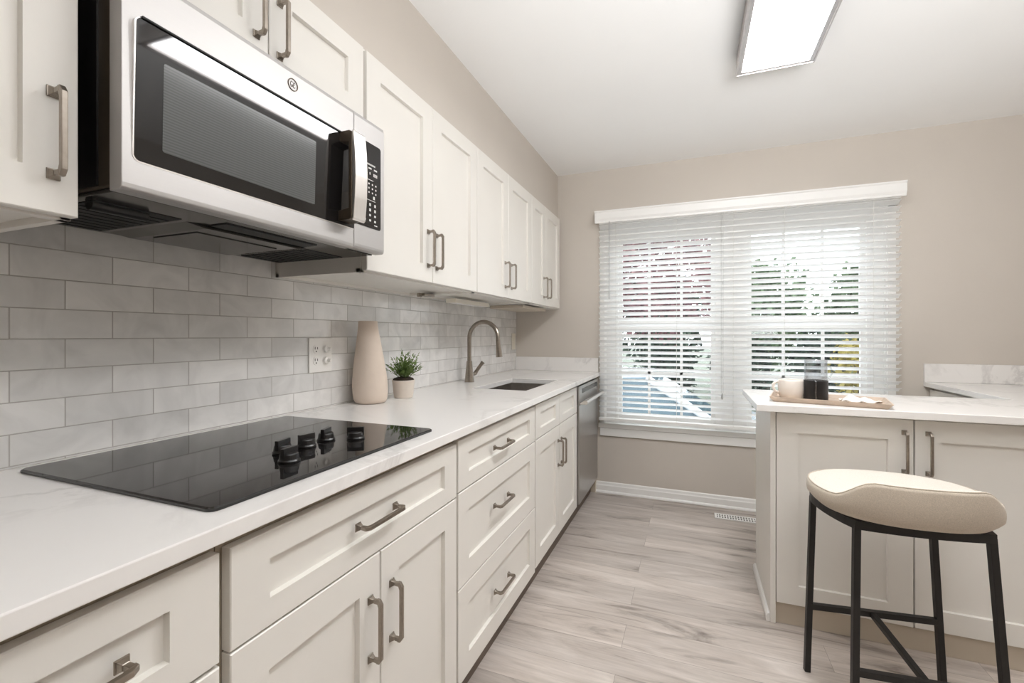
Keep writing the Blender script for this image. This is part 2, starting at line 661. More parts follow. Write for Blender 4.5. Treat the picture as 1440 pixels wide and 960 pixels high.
def shaker(bm, F, a0, a1, b0, b1, t=0.02, stile=0.07, rail=None, deep=0.0115, ch=0.0015):
    """recessed-panel front; its face lies at c = 0 and its back at c = -t"""
    rail = rail if rail is not None else stile
    e = 0.0018
    def ring(da, db, c):
        return [bm.verts.new(F(*p)) for p in ((a0 + da, b0 + db, c), (a1 - da, b0 + db, c), (a1 - da, b1 - db, c), (a0 + da, b1 - db, c))]
    R = [ring(0, 0, -t), ring(0, 0, -e), ring(e, e, 0), ring(stile, rail, 0), ring(stile + ch, rail + ch, -deep)]
    for p, q in zip(R, R[1:]):
        for i in range(4):
            bm.faces.new((p[i], p[(i + 1) % 4], q[(i + 1) % 4], q[i]))
    bm.faces.new(R[-1])
    bm.faces.new(R[0][::-1])


def pull(F, ca, cb, vertical, parent, span=0.131, out=0.031):
    """square bar pull on two flared feet"""
    bm = BM()
    w = 0.0042
    def Q(s, d, c):   # s along the bar, d across
        return F(ca + d, cb + s, c) if vertical else F(ca + s, cb + d, c)
    h = span / 2
    def hexa(p8):
        v = [bm.verts.new(p) for p in p8]
        for f in ((0, 3, 2, 1), (4, 5, 6, 7), (0, 1, 5, 4), (1, 2, 6, 5), (2, 3, 7, 6), (3, 0, 4, 7)):
            bm.faces.new([v[i] for i in f])
    k = w * 0.9
    # bar with dropped, chamfered ends
    prof = [(-h - 0.006, out - 0.012), (-h - 0.006, out - 0.004), (-h + 0.004, out + 0.003), (h - 0.004, out + 0.003),
            (h + 0.006, out - 0.004), (h + 0.006, out - 0.012), (h - 0.004, out - 0.009), (h - 0.012, out - 0.006),
            (-h + 0.012, out - 0.006), (-h + 0.004, out - 0.009)]
    A = [bm.verts.new(Q(s, -w, c)) for s, c in prof]
    B = [bm.verts.new(Q(s, w, c)) for s, c in prof]
    n = len(prof)
    for i in range(n):
        bm.faces.new((A[i], A[(i + 1) % n], B[(i + 1) % n], B[i]))
    bm.faces.new(A[::-1])
    bm.faces.new(B)
    for s0 in (-h, h):
        for c0, c1, r0, r1 in ((0, 0.003, 0.0092, 0.0086), (0.003, 0.011, 0.0076, 0.0042), (0.011, out - 0.005, 0.0042, 0.0046)):
            hexa([Q(s0 - r0, -r0, c0), Q(s0 + r0, -r0, c0), Q(s0 + r0, r0, c0), Q(s0 - r0, r0, c0),
                  Q(s0 - r1, -r1, c1), Q(s0 + r1, -r1, c1), Q(s0 + r1, r1, c1), Q(s0 - r1, r1, c1)])
    return obj('handle', bm, M['nickel'], parent, bevel=0.0012)


# ------------------------------------------------------------------ room shell
XW, XR, D, YR, H = -1.336, 1.95, 3.47, -3.2, 2.446
T = 0.12
bm = BM(); box(bm, XW - 0.2, XR + T, YR - T, D + T, -0.1, 0); struct('floor', bm, M['floor'])
bm = BM(); box(bm, XW - 0.2, XR + T, YR - T, D + T, H, H + 0.1); struct('ceiling', bm, M['ceiling'])
bm = BM(); box(bm, XW - 0.008 - T, XW - 0.008, YR, D, 0, H); struct('wall_left', bm, M['wall'])
bm = BM(); box(bm, XR, XR + T, YR, D, 0, H); struct('wall_right', bm, M['wall'])
# back wall with the window opening
WX0, WX1, WZ0, WZ1 = -0.615, 1.125, 0.50, 1.985
bm = BM()
for a in ((XW - 0.2, WX0, 0, H), (WX1, XR + T, 0, H), (WX0, WX1, 0, WZ0), (WX0, WX1, WZ1, H)):
    box(bm, a[0], a[1], D, D + T, a[2], a[3])
bmesh.ops.remove_doubles(bm, verts=bm.verts[:], dist=1e-5)
struct('wall_back', bm, M['wall'])
# rear wall, behind the camera
bm = BM(); box(bm, XW - 0.2, XR + T, YR - T, YR, 0, H); struct('wall_rear', bm, M['wall'])
# soffit above the wall cabinets
bm = BM(); box(bm, XW - 0.008, -0.985, YR, D, 2.1055, H); struct('soffit', bm, M['wall'])
# tiled backsplash
bm = BM(); box(bm, XW - 0.008, XW, -0.2, D, 0.91, 1.46); struct('backsplash', bm, M['tile'])
# baseboard on the back wall
bm = BM()
prism(bm, [(D, 0), (D - 0.014, 0), (D - 0.014, 0.052), (D - 0.010, 0.060), (D - 0.008, 0.074), (D - 0.004, 0.080), (D, 0.080)], 0, -0.715, 1.34)
struct('baseboard_back', bm, M['trim'])
bm = BM()
prism(bm, [(D - 0.014, 0), (D - 0.026, 0), (D - 0.025, 0.008), (D - 0.020, 0.014), (D - 0.014, 0.016)], 0, -0.715, 1.34)
struct('trim_1', bm, M['trim'])

# window: two sashes side by side, mullion, rails, muntins, casing, stool
win = thing('window_1', '', '', (0.255, D, WZ0))
del win['label'], win['category']
win['kind'] = 'structure'
bm = BM()
yA, yB = D + 0.03, D + 0.10
for a in ((WX0, -0.52, WZ0, WZ1), (1.03, WX1, WZ0, WZ1), (0.155, 0.355, WZ0, WZ1), (-0.52, 0.155, WZ0, 0.555), (0.355, 1.03, WZ0, 0.555), (-0.52, 0.155, 1.93, WZ1), (0.355, 1.03, 1.93, WZ1)):
    box(bm, a[0], a[1], yA, yB, a[2], a[3])
obj('frame', bm, M['trim'], win, bevel=0.003)
for (p0, p1, mz) in ((-0.52, 0.155, (-0.295, -0.07)), (0.355, 1.03, (0.575, 0.80))):
    bm = BM()
    for zr0, zr1, yo in ((0.555, 1.262, 0.0), (1.262, 1.93, 0.012)):
        y0, y1 = yA + 0.012 + yo, yA + 0.04 + yo
        box(bm, p0, p0 + 0.028, y0, y1, zr0, zr1)
        box(bm, p1 - 0.028, p1, y0, y1, zr0, zr1)
        box(bm, p0 + 0.028, p1 - 0.028, y0, y1, zr0, zr0 + 0.035)
        box(bm, p0 + 0.028, p1 - 0.028, y0, y1, zr1 - 0.03, zr1)
    s = obj('sash', bm, M['trim'], win)
    bm = BM()
    for zr0, zr1, yo in ((0.59, 1.232, 0.0), (1.297, 1.90, 0.012)):
        y0, y1 = yA + 0.020 + yo, yA + 0.032 + yo
        for m_ in mz:
            box(bm, m_ - 0.009, m_ + 0.009, y0, y1, zr0, zr1)
        zc = (zr0 + zr1) / 2
        box(bm, p0 + 0.028, p1 - 0.028, y0, y1, zc - 0.009, zc + 0.009)
    obj('muntin', bm, M['trim'], s)
    bm = BM(); box(bm, p0 + 0.01, p1 - 0.01, yA + 0.026, yA + 0.028, 0.57, 1.25)
    box(bm, p0 + 0.01, p1 - 0.01, yA + 0.038, yA + 0.040, 1.28, 1.91)
    obj('glass', bm, M['glass'], s)
bm = BM(); box(bm, -0.660, 1.175, D - 0.022, D + 0.03, 0.492, 0.527); obj('sill', bm, M['trim'], win, bevel=0.004)
bm = BM(); box(bm, -0.650, 1.165, D - 0.016, D, 0.430, 0.490); obj('apron', bm, M['trim'], win, bevel=0.003)
bm = BM()
for a in ((-0.650, WX0, 0.527, 2.02), (WX1, 1.165, 0.527, 2.02), (-0.650, 1.165, WZ1, 2.02)):
    box(bm, a[0], a[1], D - 0.014, D, a[2], a[3])
obj('casing', bm, M['trim'], win)
bm = BM()
for a in ((WX0, WX0 + 0.006), (WX1 - 0.006, WX1)):
    box(bm, a[0], a[1], D, D + 0.03, 0.527, WZ1)
obj('jamb', bm, M['trim'], win)

# ------------------------------------------------------------------ window blind
BY = D - 0.062
blind = thing('window_blind', 'wide white horizontal slat blind hanging over the window, slats tilted half open', 'blind', (0.26, BY, 2.1))
BX0, BX1 = -0.645, 1.168
bm = BM()
prism(bm, [(BY - 0.035, 2.022), (BY - 0.035, 2.035), (BY - 0.043, 2.050), (BY - 0.043, 2.096), (BY - 0.050, 2.103), (BY - 0.050, 2.110), (D - 0.001, 2.110), (D - 0.001, 2.060), (BY - 0.02, 2.06), (BY - 0.02, 2.022)], 0, -0.672, 1.188)
obj('valance', bm, M['trim'], blind)
bm = BM(); box(bm, BX0, BX1, BY - 0.016, BY + 0.024, 2.018, 2.058); obj('headrail', bm, M['trim'], blind)
bm = BM()
pitch, tilt, hw = 0.0405, math.radians(26), 0.025
z = 1.995
zs = []
while z > 0.60:
    zs.append(z); z -= pitch
for z in zs:
    jit = random.uniform(-0.012, 0.012)
    n = 6
    rows = []
    for s_ in (-1, 1):
        up = 0.0012 * s_
        row = []
        for k in range(n + 1):
            q = -1 + 2 * k / n
            c_ = 0.0028 * (1 - q * q)
            yy = q * hw
            ang = -(tilt + jit)
            yl = yy * math.cos(ang) - (c_ + up) * math.sin(ang)
            zl = yy * math.sin(ang) + (c_ + up) * math.cos(ang)
            row.append((BY + yl, z + zl))
        rows.append(row)
    outline = rows[0] + rows[1][::-1]
    prism(bm, outline, 0, BX0, BX1)
obj('slats', bm, M['slat'], blind)
bm = BM(); box(bm, BX0, BX1, BY - 0.022, BY + 0.022, 0.558, 0.578); obj('bottom_rail', bm, M['trim'], blind, bevel=0.003)
bm = BM()
for lx in (-0.52, -0.10, 0.26, 0.56, 1.03):
    for yy in (-0.0255, 0.0255):
        tube(bm, [(lx, BY + yy, 2.02), (lx, BY + yy, 0.57)], 0.0009, 5)
obj('ladder_cords', bm, M['cord'], blind)
bm = BM(); tube(bm, [(-0.565, BY - 0.034, 2.03), (-0.565, BY - 0.036, 1.99), (-0.566, BY - 0.036, 1.455)], 0.0032, 6); obj('tilt_wand', bm, M['wand'], blind)
bm = BM()
for dx in (0.0, 0.012):
    tube(bm, [(0.185 + dx, BY - 0.032, 2.03), (0.185 + dx, BY - 0.034, 0.80)], 0.0012, 5)
lathe(bm, [(0.002, 0.80), (0.006, 0.785), (0.007, 0.765), (0.003, 0.757)], 0.191, BY - 0.034, 10)
obj('lift_cord', bm, M['wand'], blind)

# ------------------------------------------------------------------ cabinets on the left
XD, XBK = -0.95, XW + 0.0005   # face of the wall-cabinet doors
FU = front_x(XD)
ZUB, ZUT = 1.391, 2.1045


def wall_cabinet(label, y0, y1, zb, doors, group='cream wall cabinets', extra=None, bottom=None):
    t = thing('wall_cabinet', label, 'cabinet', (XW + 0.19, (y0 + y1) / 2, zb), group)
    bm = BM()
    box(bm, XBK, XD - 0.0225, y0 + 0.0008, y1 - 0.0008, zb + 0.012, ZUT)
    # the underside is set up inside a rim
    for a in ((XD - 0.042, XD - 0.0225, y0 + 0.0008, y1 - 0.0008), (XBK, XBK + 0.015, y0 + 0.0008, y1 - 0.0008),
              (XBK, XD - 0.0225, y0 + 0.0008, y0 + 0.016), (XBK, XD - 0.0225, y1 - 0.016, y1 - 0.0008)):
        box(bm, a[0], a[1], a[2], a[3], zb, zb + 0.014)
    body = obj('body', bm, M['cabinet'], t, bevel=0.001)
    for (a0, a1, b0, b1, ha, hb) in doors:
        bm = BM()
        shaker(bm, FU, a0, a1, b0, b1, stile=0.068)
        d = obj('door', bm, M['cabinet'], t)
        if ha is not None:
            pull(FU, ha, hb, True, d)
    return t


wall_cabinet('cream wall cabinet at the left edge, left of the microwave', -0.18, 0.4385, ZUB - 0.008,
             [(-0.175, 0.4375, 1.387, 2.088, 0.405, 1.5145)])
wall_cabinet('short cream cabinet directly above the microwave, with two small doors', 0.4395, 1.1555, 1.842,
             [(0.443, 0.8025, 1.846, 2.088, 0.769, 1.962), (0.8055, 1.1445, 1.846, 2.088, 0.834, 1.947)])
wall_cabinet('tall cream two-door cabinet beside the right side of the microwave', 1.1565, 1.950, ZUB,
             [(1.160, 1.5485, 1.397, 2.088, 1.516, 1.5265), (1.5515, 1.947, 1.397, 2.088, 1.579, 1.5235)])
wall_cabinet('cream two-door wall cabinet above the sink, second from the back wall', 1.951, 2.746, ZUB,
             [(1.954, 2.3455, 1.397, 2.088, 2.298, 1.522), (2.3475, 2.743, 1.397, 2.088, 2.389, 1.522)])
wall_cabinet('narrow cream two-door wall cabinet next to the back wall', 2.747, 3.432, ZUB,
             [(2.750, 3.0395, 1.397, 2.088, 2.995, 1.5195), (3.0415, 3.40, 1.397, 2.088, 3.083, 1.5195)])

XF = -0.672
FB = front_x(XF)
ZC0 = 0.882        # underside of the counter


def base_cabinet(label, y0, y1, drawers, doors, falses=(), group='cream base cabinets under the long counter'):
    t = thing('base_cabinet', label, 'cabinet', (XW + 0.3, (y0 + y1) / 2, 0), group)
    bm = BM()
    xf = XF - 0.0225
    box(bm, XBK, xf, y0 + 0.0005, y0 + 0.018, 0.085, ZC0 - 0.001)
    box(bm, XBK, xf, y1 - 0.018, y1 - 0.0005, 0.085, ZC0 - 0.001)
    box(bm, XBK, xf, y0 + 0.018, y1 - 0.018, 0.085, 0.103)
    box(bm, XBK, XBK + 0.012, y0 + 0.018, y1 - 0.018, 0.103, ZC0 - 0.001)
    box(bm, xf - 0.03, xf, y0 + 0.018, y1 - 0.018, 0.103, ZC0 - 0.001)
    obj('body', bm, M['cabinet_in'], t)
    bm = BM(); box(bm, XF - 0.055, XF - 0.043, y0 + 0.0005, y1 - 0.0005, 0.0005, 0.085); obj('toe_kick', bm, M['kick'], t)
    for (a0, a1, b0, b1, ha, hb) in drawers:
        bm = BM(); shaker(bm, FB, a0, a1, b0, b1, stile=0.072, rail=0.048 if b1 - b0 < 0.2 else 0.068)
        d = obj('drawer', bm, M['cabinet'], t)
        if ha is not None:
            pull(FB, ha, hb, False, d)
    for (a0, a1, b0, b1, ha, hb) in doors:
        bm = BM(); shaker(bm, FB, a0, a1, b0, b1, stile=0.07)
        d = obj('door', bm, M['cabinet'], t)
        pull(FB, ha, hb, True, d)
    for (a0, a1, b0, b1) in falses:
        bm = BM(); shaker(bm, FB, a0, a1, b0, b1, stile=0.072, rail=0.042)
        obj('drawer_front', bm, M['cabinet'], t)
    return t


base_cabinet('narrow cream base cabinet with stacked drawers at the lower left corner', 0.084, 0.4885,
             [(0.091, 0.482, 0.690, 0.858, 0.287, 0.775), (0.091, 0.482, 0.40, 0.684, 0.287, 0.545), (0.091, 0.482, 0.098, 0.394, 0.287, 0.25)], [])
base_cabinet('wide cream base cabinet below the cooktop with one long drawer over two doors', 0.4895, 1.2395,
             [(0.499, 1.235, 0.694, 0.857, 0.856, 0.777)],
             [(0.499, 0.8665, 0.098, 0.690, 0.831, 0.532), (0.8705, 1.235, 0.098, 0.690, 0.9085, 0.532)])
base_cabinet('cream base cabinet with three wide drawers beside the sink cabinet', 1.2405, 1.990,
             [(1.2465, 1.985, 0.7025, 0.863, 1.585, 0.780), (1.2465, 1.985, 0.399, 0.6985, 1.585, 0.568), (1.2465, 1.985, 0.098, 0.395, 1.590, 0.251)], [])
base_cabinet('cream sink base cabinet with two false drawer fronts over two doors', 1.991, 2.812,
             [], [(1.997, 2.4015, 0.110, 0.7015, 2.372, 0.556), (2.4045, 2.806, 0.110, 0.7015, 2.435, 0.556)],
             [(1.997, 2.4015, 0.7055, 0.866), (2.4045, 2.806, 0.7055, 0.866)])

# ------------------------------------------------------------------ countertop with splash and sink cut-out
XE = -0.6475
SX0, SX1, SY0, SY1 = -1.085, -0.782, 2.165, 2.745
ct = thing('countertop', 'long white quartz countertop with grey veining along the tiled wall', 'countertop', ((XW + XE) / 2, 1.2, 0.882))
bm = BM()
xs = [XW + 0.0006, SX0, SX1, XE]
ys = [0.08, SY0, SY1, D - 0.0006]
V = {}
for zi, zz in enumerate((0.882, 0.910)):
    for i, x in enumerate(xs):
        for j, y in enumerate(ys):
            V[i, j, zi] = bm.verts.new((x, y, zz))
for i in range(3):
    for j in range(3):
        if (i, j) == (1, 1):
            continue
        bm.faces.new((V[i, j, 1], V[i + 1, j, 1], V[i + 1, j + 1, 1], V[i, j + 1, 1]))
        bm.faces.new((V[i, j + 1, 0], V[i + 1, j + 1, 0], V[i + 1, j, 0], V[i, j, 0]))
for i in range(3):
    bm.faces.new((V[i, 0, 0], V[i + 1, 0, 0], V[i + 1, 0, 1], V[i, 0, 1]))
    bm.faces.new((V[i + 1, 3, 0], V[i, 3, 0], V[i, 3, 1], V[i + 1, 3, 1]))
for j in range(3):
    bm.faces.new((V[0, j + 1, 0], V[0, j, 0], V[0, j, 1], V[0, j + 1, 1]))
    bm.faces.new((V[3, j, 0], V[3, j + 1, 0], V[3, j + 1, 1], V[3, j, 1]))
bm.faces.new((V[1, 1, 0], V[1, 1, 1], V[2, 1, 1], V[2, 1, 0]))
bm.faces.new((V[2, 1, 0], V[2, 1, 1], V[2, 2, 1], V[2, 2, 0]))
bm.faces.new((V[2, 2, 0], V[2, 2, 1], V[1, 2, 1], V[1, 2, 0]))
bm.faces.new((V[1, 2, 0], V[1, 2, 1], V[1, 1, 1], V[1, 1, 0]))
obj('slab', bm, M['quartz'], ct, bevel=0.0022)
bm = BM(); box(bm, XW + 0.0006, -0.662, D - 0.020, D - 0.0006, 0.9105, 1.017); obj('back_splash', bm, M['quartz'], ct, bevel=0.0015)

# sink
sink = thing('kitchen_sink', 'undermount stainless steel sink set in the counter below the faucet', 'sink', ((SX0 + SX1) / 2, (SY0 + SY1) / 2, 0.69))
bm = BM()
def rr(x0, x1, y0, y1, r, z, n=5):
    pts = []
    for cx_, cy_, a in ((x1 - r, y0 + r, -90), (x1 - r, y1 - r, 0), (x0 + r, y1 - r, 90), (x0 + r, y0 + r, 180)):
        for k in range(n + 1):
            t_ = math.radians(a + 90 * k / n)
            pts.append(bm.verts.new((cx_ + r * math.cos(t_), cy_ + r * math.sin(t_), z)))
    return pts
m_ = 0.006
R_ = [rr(SX0 - 0.02, SX1 + 0.02, SY0 - 0.02, SY1 + 0.02, 0.03, 0.8815), rr(SX0 - m_, SX1 + m_, SY0 - m_, SY1 + m_, 0.03, 0.8815),
      rr(SX0 - m_, SX1 + m_, SY0 - m_, SY1 + m_, 0.03, 0.72), rr(SX0 + 0.01, SX1 - 0.01, SY0 + 0.01, SY1 - 0.01, 0.04, 0.695),
      rr(SX0 + 0.03, SX1 - 0.03, SY0 + 0.03, SY1 - 0.03, 0.04, 0.690)]
for a, b in zip(R_, R_[1:]):
    for i in range(len(a)):
        bm.faces.new((a[i], a[(i + 1) % len(a)], b[(i + 1) % len(a)], b[i]))
bm.faces.new(R_[-1])
o = obj('basin', bm, M['steel_dark'], sink, auto=40)
sm = o.modifiers.new('solid', 'SOLIDIFY'); sm.thickness = 0.0012; sm.offset = -1
bm = BM(); lathe(bm, [(0.045, 0.690), (0.045, 0.693), (0.036, 0.693), (0.030, 0.691), (0.004, 0.691)], (SX0 + SX1) / 2, (SY0 + SY1) / 2, 28)
obj('drain', bm, M['nickel'], sink, smooth=False)

# faucet
fx, fy = -1.245, 2.448
fa = thing('kitchen_faucet', 'brushed nickel gooseneck pull-down faucet standing behind the sink', 'faucet', (fx, fy, 0.91))
bm = BM()
lathe(bm, [(0.0295, 0.9103), (0.0295, 0.916), (0.027, 0.93), (0.0235, 0.965), (0.020, 1.0), (0.0175, 1.03), (0.0165, 1.036)], fx, fy, 28)
obj('body', bm, M['nickel'], fa, auto=40)
bm = BM()
pts = [(fx, fy, 1.034), (fx, fy, 1.10), (fx, fy, 1.155)]
Rg = 0.098
for k in range(0, 17):
    a = PI - PI * k / 16 * 1.02
    pts.append((fx + Rg + Rg * math.cos(a), fy - 0.018 * (k / 16), 1.17 + Rg * 1.02 * math.sin(a)))
obj_pts_end = pts[-1]
tube(bm, pts, 0.0128, 16)
obj('gooseneck', bm, M['nickel'], fa, auto=40)
ex, ey, ez = obj_pts_end
bm = BM()
tube(bm, [(ex, ey, ez + 0.004), (ex + 0.002, ey, ez - 0.03), (ex + 0.006, ey, ez - 0.075), (ex + 0.008, ey, ez - 0.100)], 0.014, 16, radii=[0.0135, 0.0145, 0.0185, 0.0195])
obj('spray_head', bm, M['nickel'], fa, auto=40)
bm = BM()
tube(bm, [(fx + 0.010, fy + 0.016, 0.955), (fx + 0.018, fy + 0.040, 0.957)], 0.0115, 14)
tube(bm, [(fx + 0.016, fy + 0.040, 0.955), (fx + 0.026, fy + 0.048, 0.975), (fx + 0.050, fy + 0.058, 1.012), (fx + 0.062, fy + 0.064, 1.028)], 0.006, 10, radii=[0.013, 0.0115, 0.0105, 0.0135])
obj('lever', bm, M['nickel'], fa, auto=50)

# ------------------------------------------------------------------ cooktop
ck = thing('cooktop', 'black ceramic glass electric cooktop set into the white counter under the microwave', 'cooktop', (-1.0, 0.825, 0.91))
bm = BM()
CX0, CX1, CY0, CY1 = -1.287, -0.7055, 0.492, 1.158
base = rr(CX0, CX1, CY0, CY1, 0.016, 0.9104)
mid = rr(CX0, CX1, CY0, CY1, 0.016, 0.9150)
top = rr(CX0 + 0.003, CX1 - 0.003, CY0 + 0.003, CY1 - 0.003, 0.014, 0.9172)
for a, b in ((base, mid), (mid, top)):
    for i in range(len(a)):
        bm.faces.new((a[i], a[(i + 1) % len(a)], b[(i + 1) % len(a)], b[i]))
bm.faces.new(top); bm.faces.new(base[::-1])
obj('glass_top', bm, M['black_gloss'], ck)
for (kx, ky, rot) in ((-0.886, 0.787, 10), (-0.882, 0.853, -8), (-0.888, 0.924, 18), (-0.828, 0.966, -60), (-0.812, 0.738, 5)):
    bm = BM()
    lathe(bm, [(0.0225, 0.9174), (0.0225, 0.9215), (0.0205, 0.9245), (0.0188, 0.9345), (0.0172, 0.9375), (0.001, 0.9380)], kx, ky, 28)
    c_, s_ = math.cos(math.radians(rot)), math.sin(math.radians(rot))
    v = box(bm, -0.0048, 0.0048, -0.0212, 0.0212, 0.926, 0.949)
    for q in v:
        x_, y_ = q.co.x, q.co.y
        q.co.x, q.co.y = kx + x_ * c_ - y_ * s_, ky + x_ * s_ + y_ * c_
    obj('knob', bm, M['black_plastic'], ck, bevel=0.001)

# ------------------------------------------------------------------ microwave
MX = -0.885
mw = thing('microwave', 'stainless over-the-range microwave with dark window mounted under the short cabinet', 'microwave', (-1.1, 0.812, 1.437))
bm = BM()
box(bm, -1.32, MX - 0.031, 0.470, 1.154, 1.446, 1.836)
obj('body', bm, M['brown_side'], mw, bevel=0.004)
bm = BM()
box(bm, -1.31, MX - 0.075, 0.4665, 0.4698, 1.452, 1.832)  # black sheet standing in for the shade in the gap beside the cabinet
obj('gap_shade_sheet', bm, M['black_plastic'], mw)
def curved_slab(y0, y1, z0, z1):
    """front panel whose top edge leans back a little"""
    bm = BM()
    prism(bm, [(MX - 0.034, z0), (MX - 0.006, z0), (MX - 0.001, z0 + 0.004), (MX, z0 + 0.012), (MX, z1 - 0.014), (MX - 0.003, z1 - 0.004), (MX - 0.009, z1), (MX - 0.034, z1)], 1, y0, y1)
    return bm
o = obj('door', curved_slab(0.4645, 1.0252, 1.437, 1.829), M['steel'], mw, bevel=0.0015)
door = o
def rrect_yz(bm, y0, y1, z0, z1, r, x0, x1, corners=(1, 1, 1, 1), n=5):
    out = []
    for (cy_, cz_, a), k_ in zip(((y1 - r, z0 + r, -90), (y1 - r, z1 - r, 0), (y0 + r, z1 - r, 90), (y0 + r, z0 + r, 180)), corners):
        if k_:
            for k in range(n + 1):
                t_ = math.radians(a + 90 * k / n)
                out.append((cy_ + r * math.cos(t_), cz_ + r * math.sin(t_)))
        else:
            sy = 1 if a in (-90, 0) else -1
            sz = 1 if a in (0, 90) else -1
            out.append((cy_ + r * sy, cz_ + r * sz))
    prism(bm, out, 0, x0, x1)
def lean_out(bm):
    """the glass leans out a few millimetres towards its top edge"""
    for v in bm.verts:
        if v.co.x > MX - 0.001:
            v.co.x += 0.0068 * (v.co.z - 1.4915) / 0.244
    return bm
bm = BM(); rrect_yz(bm, 0.480, 1.0246, 1.489, 1.7365, 0.012, MX - 0.004, MX + 0.0006, (0, 0, 1, 1)); obj('window_bezel', lean_out(bm), M['steel_edge'], door)
bm = BM(); rrect_yz(bm, 0.4825, 1.0244, 1.4915, 1.7355, 0.010, MX - 0.004, MX + 0.0014, (0, 0, 1, 1)); obj('window', lean_out(bm), M['black_gloss'], door)
bm = BM(); box(bm, MX, MX + 0.0115, 0.490, 1.024, 1.7352, 1.7385); obj('shade_line', bm, M['black_matte'], door)  # black bar put in as the shadow line above the glass
bm = BM(); rrect_yz(bm, 0.526, 0.880, 1.520, 1.678, 0.004, MX, MX + 0.0019); obj('window_screen', lean_out(bm), M['screen'], door)
# vertical loop handle
bm = BM()
HX = MX + 0.050
prism(bm, [(MX + 0.001, 1.500), (HX - 0.012, 1.500), (HX - 0.004, 1.505), (HX - 0.003, 1.733), (HX - 0.012, 1.738), (MX + 0.001, 1.738), (MX + 0.001, 1.712), (HX - 0.014, 1.706), (HX - 0.014, 1.532), (MX + 0.001, 1.526)], 1, 0.962, 1.010)
obj('handle_bracket', bm, M['brown_side'], door, bevel=0.002)
bm = BM()
prof = [(HX - 0.004, 1.498), (HX + 0.002, 1.503), (HX + 0.007, 1.56), (HX + 0.009, 1.62), (HX + 0.007, 1.68), (HX + 0.002, 1.735), (HX - 0.004, 1.740)]
prism(bm, prof, 1, 0.964, 1.012)
obj('handle', bm, M['steel_v'], door, bevel=0.002)
# emblem
bm = BM()
for r0, r1, x0, x1 in ((0.0125, 0.0145, 0.0, 0.0016),):
    ring = []
    seg = 32
    vs = [[bm.verts.new((MX + x, 0.8145 + r * math.cos(2 * PI * k / seg), 1.7885 + r * math.sin(2 * PI * k / seg))) for k in range(seg)] for r, x in ((r0, x0), (r0, x1), (r1, x1), (r1, x0))]
    for a, b in zip(vs, vs[1:] + vs[:1]):
        for k in range(seg):
            bm.faces.new((a[k], a[(k + 1) % seg], b[(k + 1) % seg], b[k]))
def swirl(pts, r=0.0007):
    tube(bm, [(MX + 0.0007, 0.8145 + a, 1.7885 + b) for a, b in pts], r, 6)
swirl([(-0.001, 0.0055), (-0.004, 0.0072), (-0.0068, 0.004), (-0.007, -0.001), (-0.005, -0.006), (-0.0018, -0.0055), (-0.0006, -0.001), (-0.003, -0.0005)])
swirl([(0.0062, 0.0045), (0.004, 0.0070), (0.0015, 0.0048), (0.002, 0.0012), (0.0045, 0.0006), (0.0018, -0.0005), (0.0008, -0.004), (0.0035, -0.0068), (0.0066, -0.004)])
obj('emblem', bm, M['brown_side'], door)
# control column
cp = obj('control_panel', curved_slab(1.0268, 1.1600, 1.4405, 1.829), M['steel'], mw, bevel=0.0015)
bm = BM(); rrect_yz(bm, 1.0275, 1.142, 1.5085, 1.7585, 0.008, MX - 0.004, MX + 0.0014, (1, 1, 0, 0)); obj('keypad_glass', bm, M['black_gloss'], cp)
bm = BM()
def mark(y, z_, w, h):
    box(bm, MX + 0.001, MX + 0.0018, y - w / 2, y + w / 2, z_ - h / 2, z_ + h / 2)
for k in range(7):
    mark(1.076 + 0.0062 * k, 1.695, 0.0044, 0.005)
for y, w in ((1.092, 0.014), (1.117, 0.014)):
    mark(y, 1.684, w, 0.0045)
mark(1.092, 1.669, 0.004, 0.007)
for k in range(3):
    mark(1.110 + 0.0062 * k, 1.668, 0.0048, 0.009)
mark(1.090, 1.650, 0.034, 0.0018)
for r_ in range(3):
    for k in range(4):
        mark(1.072 + 0.0155 * k, 1.638 - 0.0125 * r_, 0.005, 0.0046)
mark(1.110, 1.600, 0.008, 0.009)
mark(1.094, 1.590, 0.045, 0.0018)
for r_ in range(4):
    for k in range(3):
        mark(1.070 + 0.0225 * k, 1.577 - 0.0155 * r_, 0.0075, 0.0085 if r_ < 2 else 0.006)
mark(1.118, 1.519, 0.014, 0.003)
obj('keypad_print', bm, M['white_ink'], cp)
# underside: pan, filters, lamp lens
bm = BM()
box(bm, -1.318, MX - 0.038, 0.472, 1.152, 1.4385, 1.4462)
prism(bm, [(0.655, 1.4386), (0.700, 1.4325), (0.955, 1.4325), (0.990, 1.4386)], 0, -1.30, -1.02)
obj('underside_pan', bm, M['hood_metal'], mw, bevel=0.002)
for (y0, y1, x0, x1) in ((0.490, 0.640, -1.300, -1.010), (1.000, 1.140, -1.300, -1.030)):
    bm = BM()
    box(bm, x0, x1, y0, y1, 1.4372, 1.4392)
    for k in range(9):
        x_ = x0 + 0.012 + k * (x1 - x0 - 0.02) / 9
        box(bm, x_, x_ + 0.006, y0 + 0.006, y1 - 0.006, 1.4355, 1.4375)
    obj('grease_filter', bm, M['black_matte'], mw)
bm = BM(); tube(bm, [(-1.035, 0.492, 1.436), (-1.035, 0.585, 1.436)], 0.013, 14); obj('filter_latch', bm, M['black_plastic'], mw, auto=40)
bm = BM(); box(bm, -1.235, -1.075, 0.715, 0.935, 1.4305, 1.4328); obj('lamp_lens', bm, M['hood_metal'], mw, bevel=0.001)
bm = BM(); box(bm, -1.005, -0.955, 0.70, 0.96, 1.4362, 1.4390); obj('vent_slot', bm, M['black_matte'], mw)

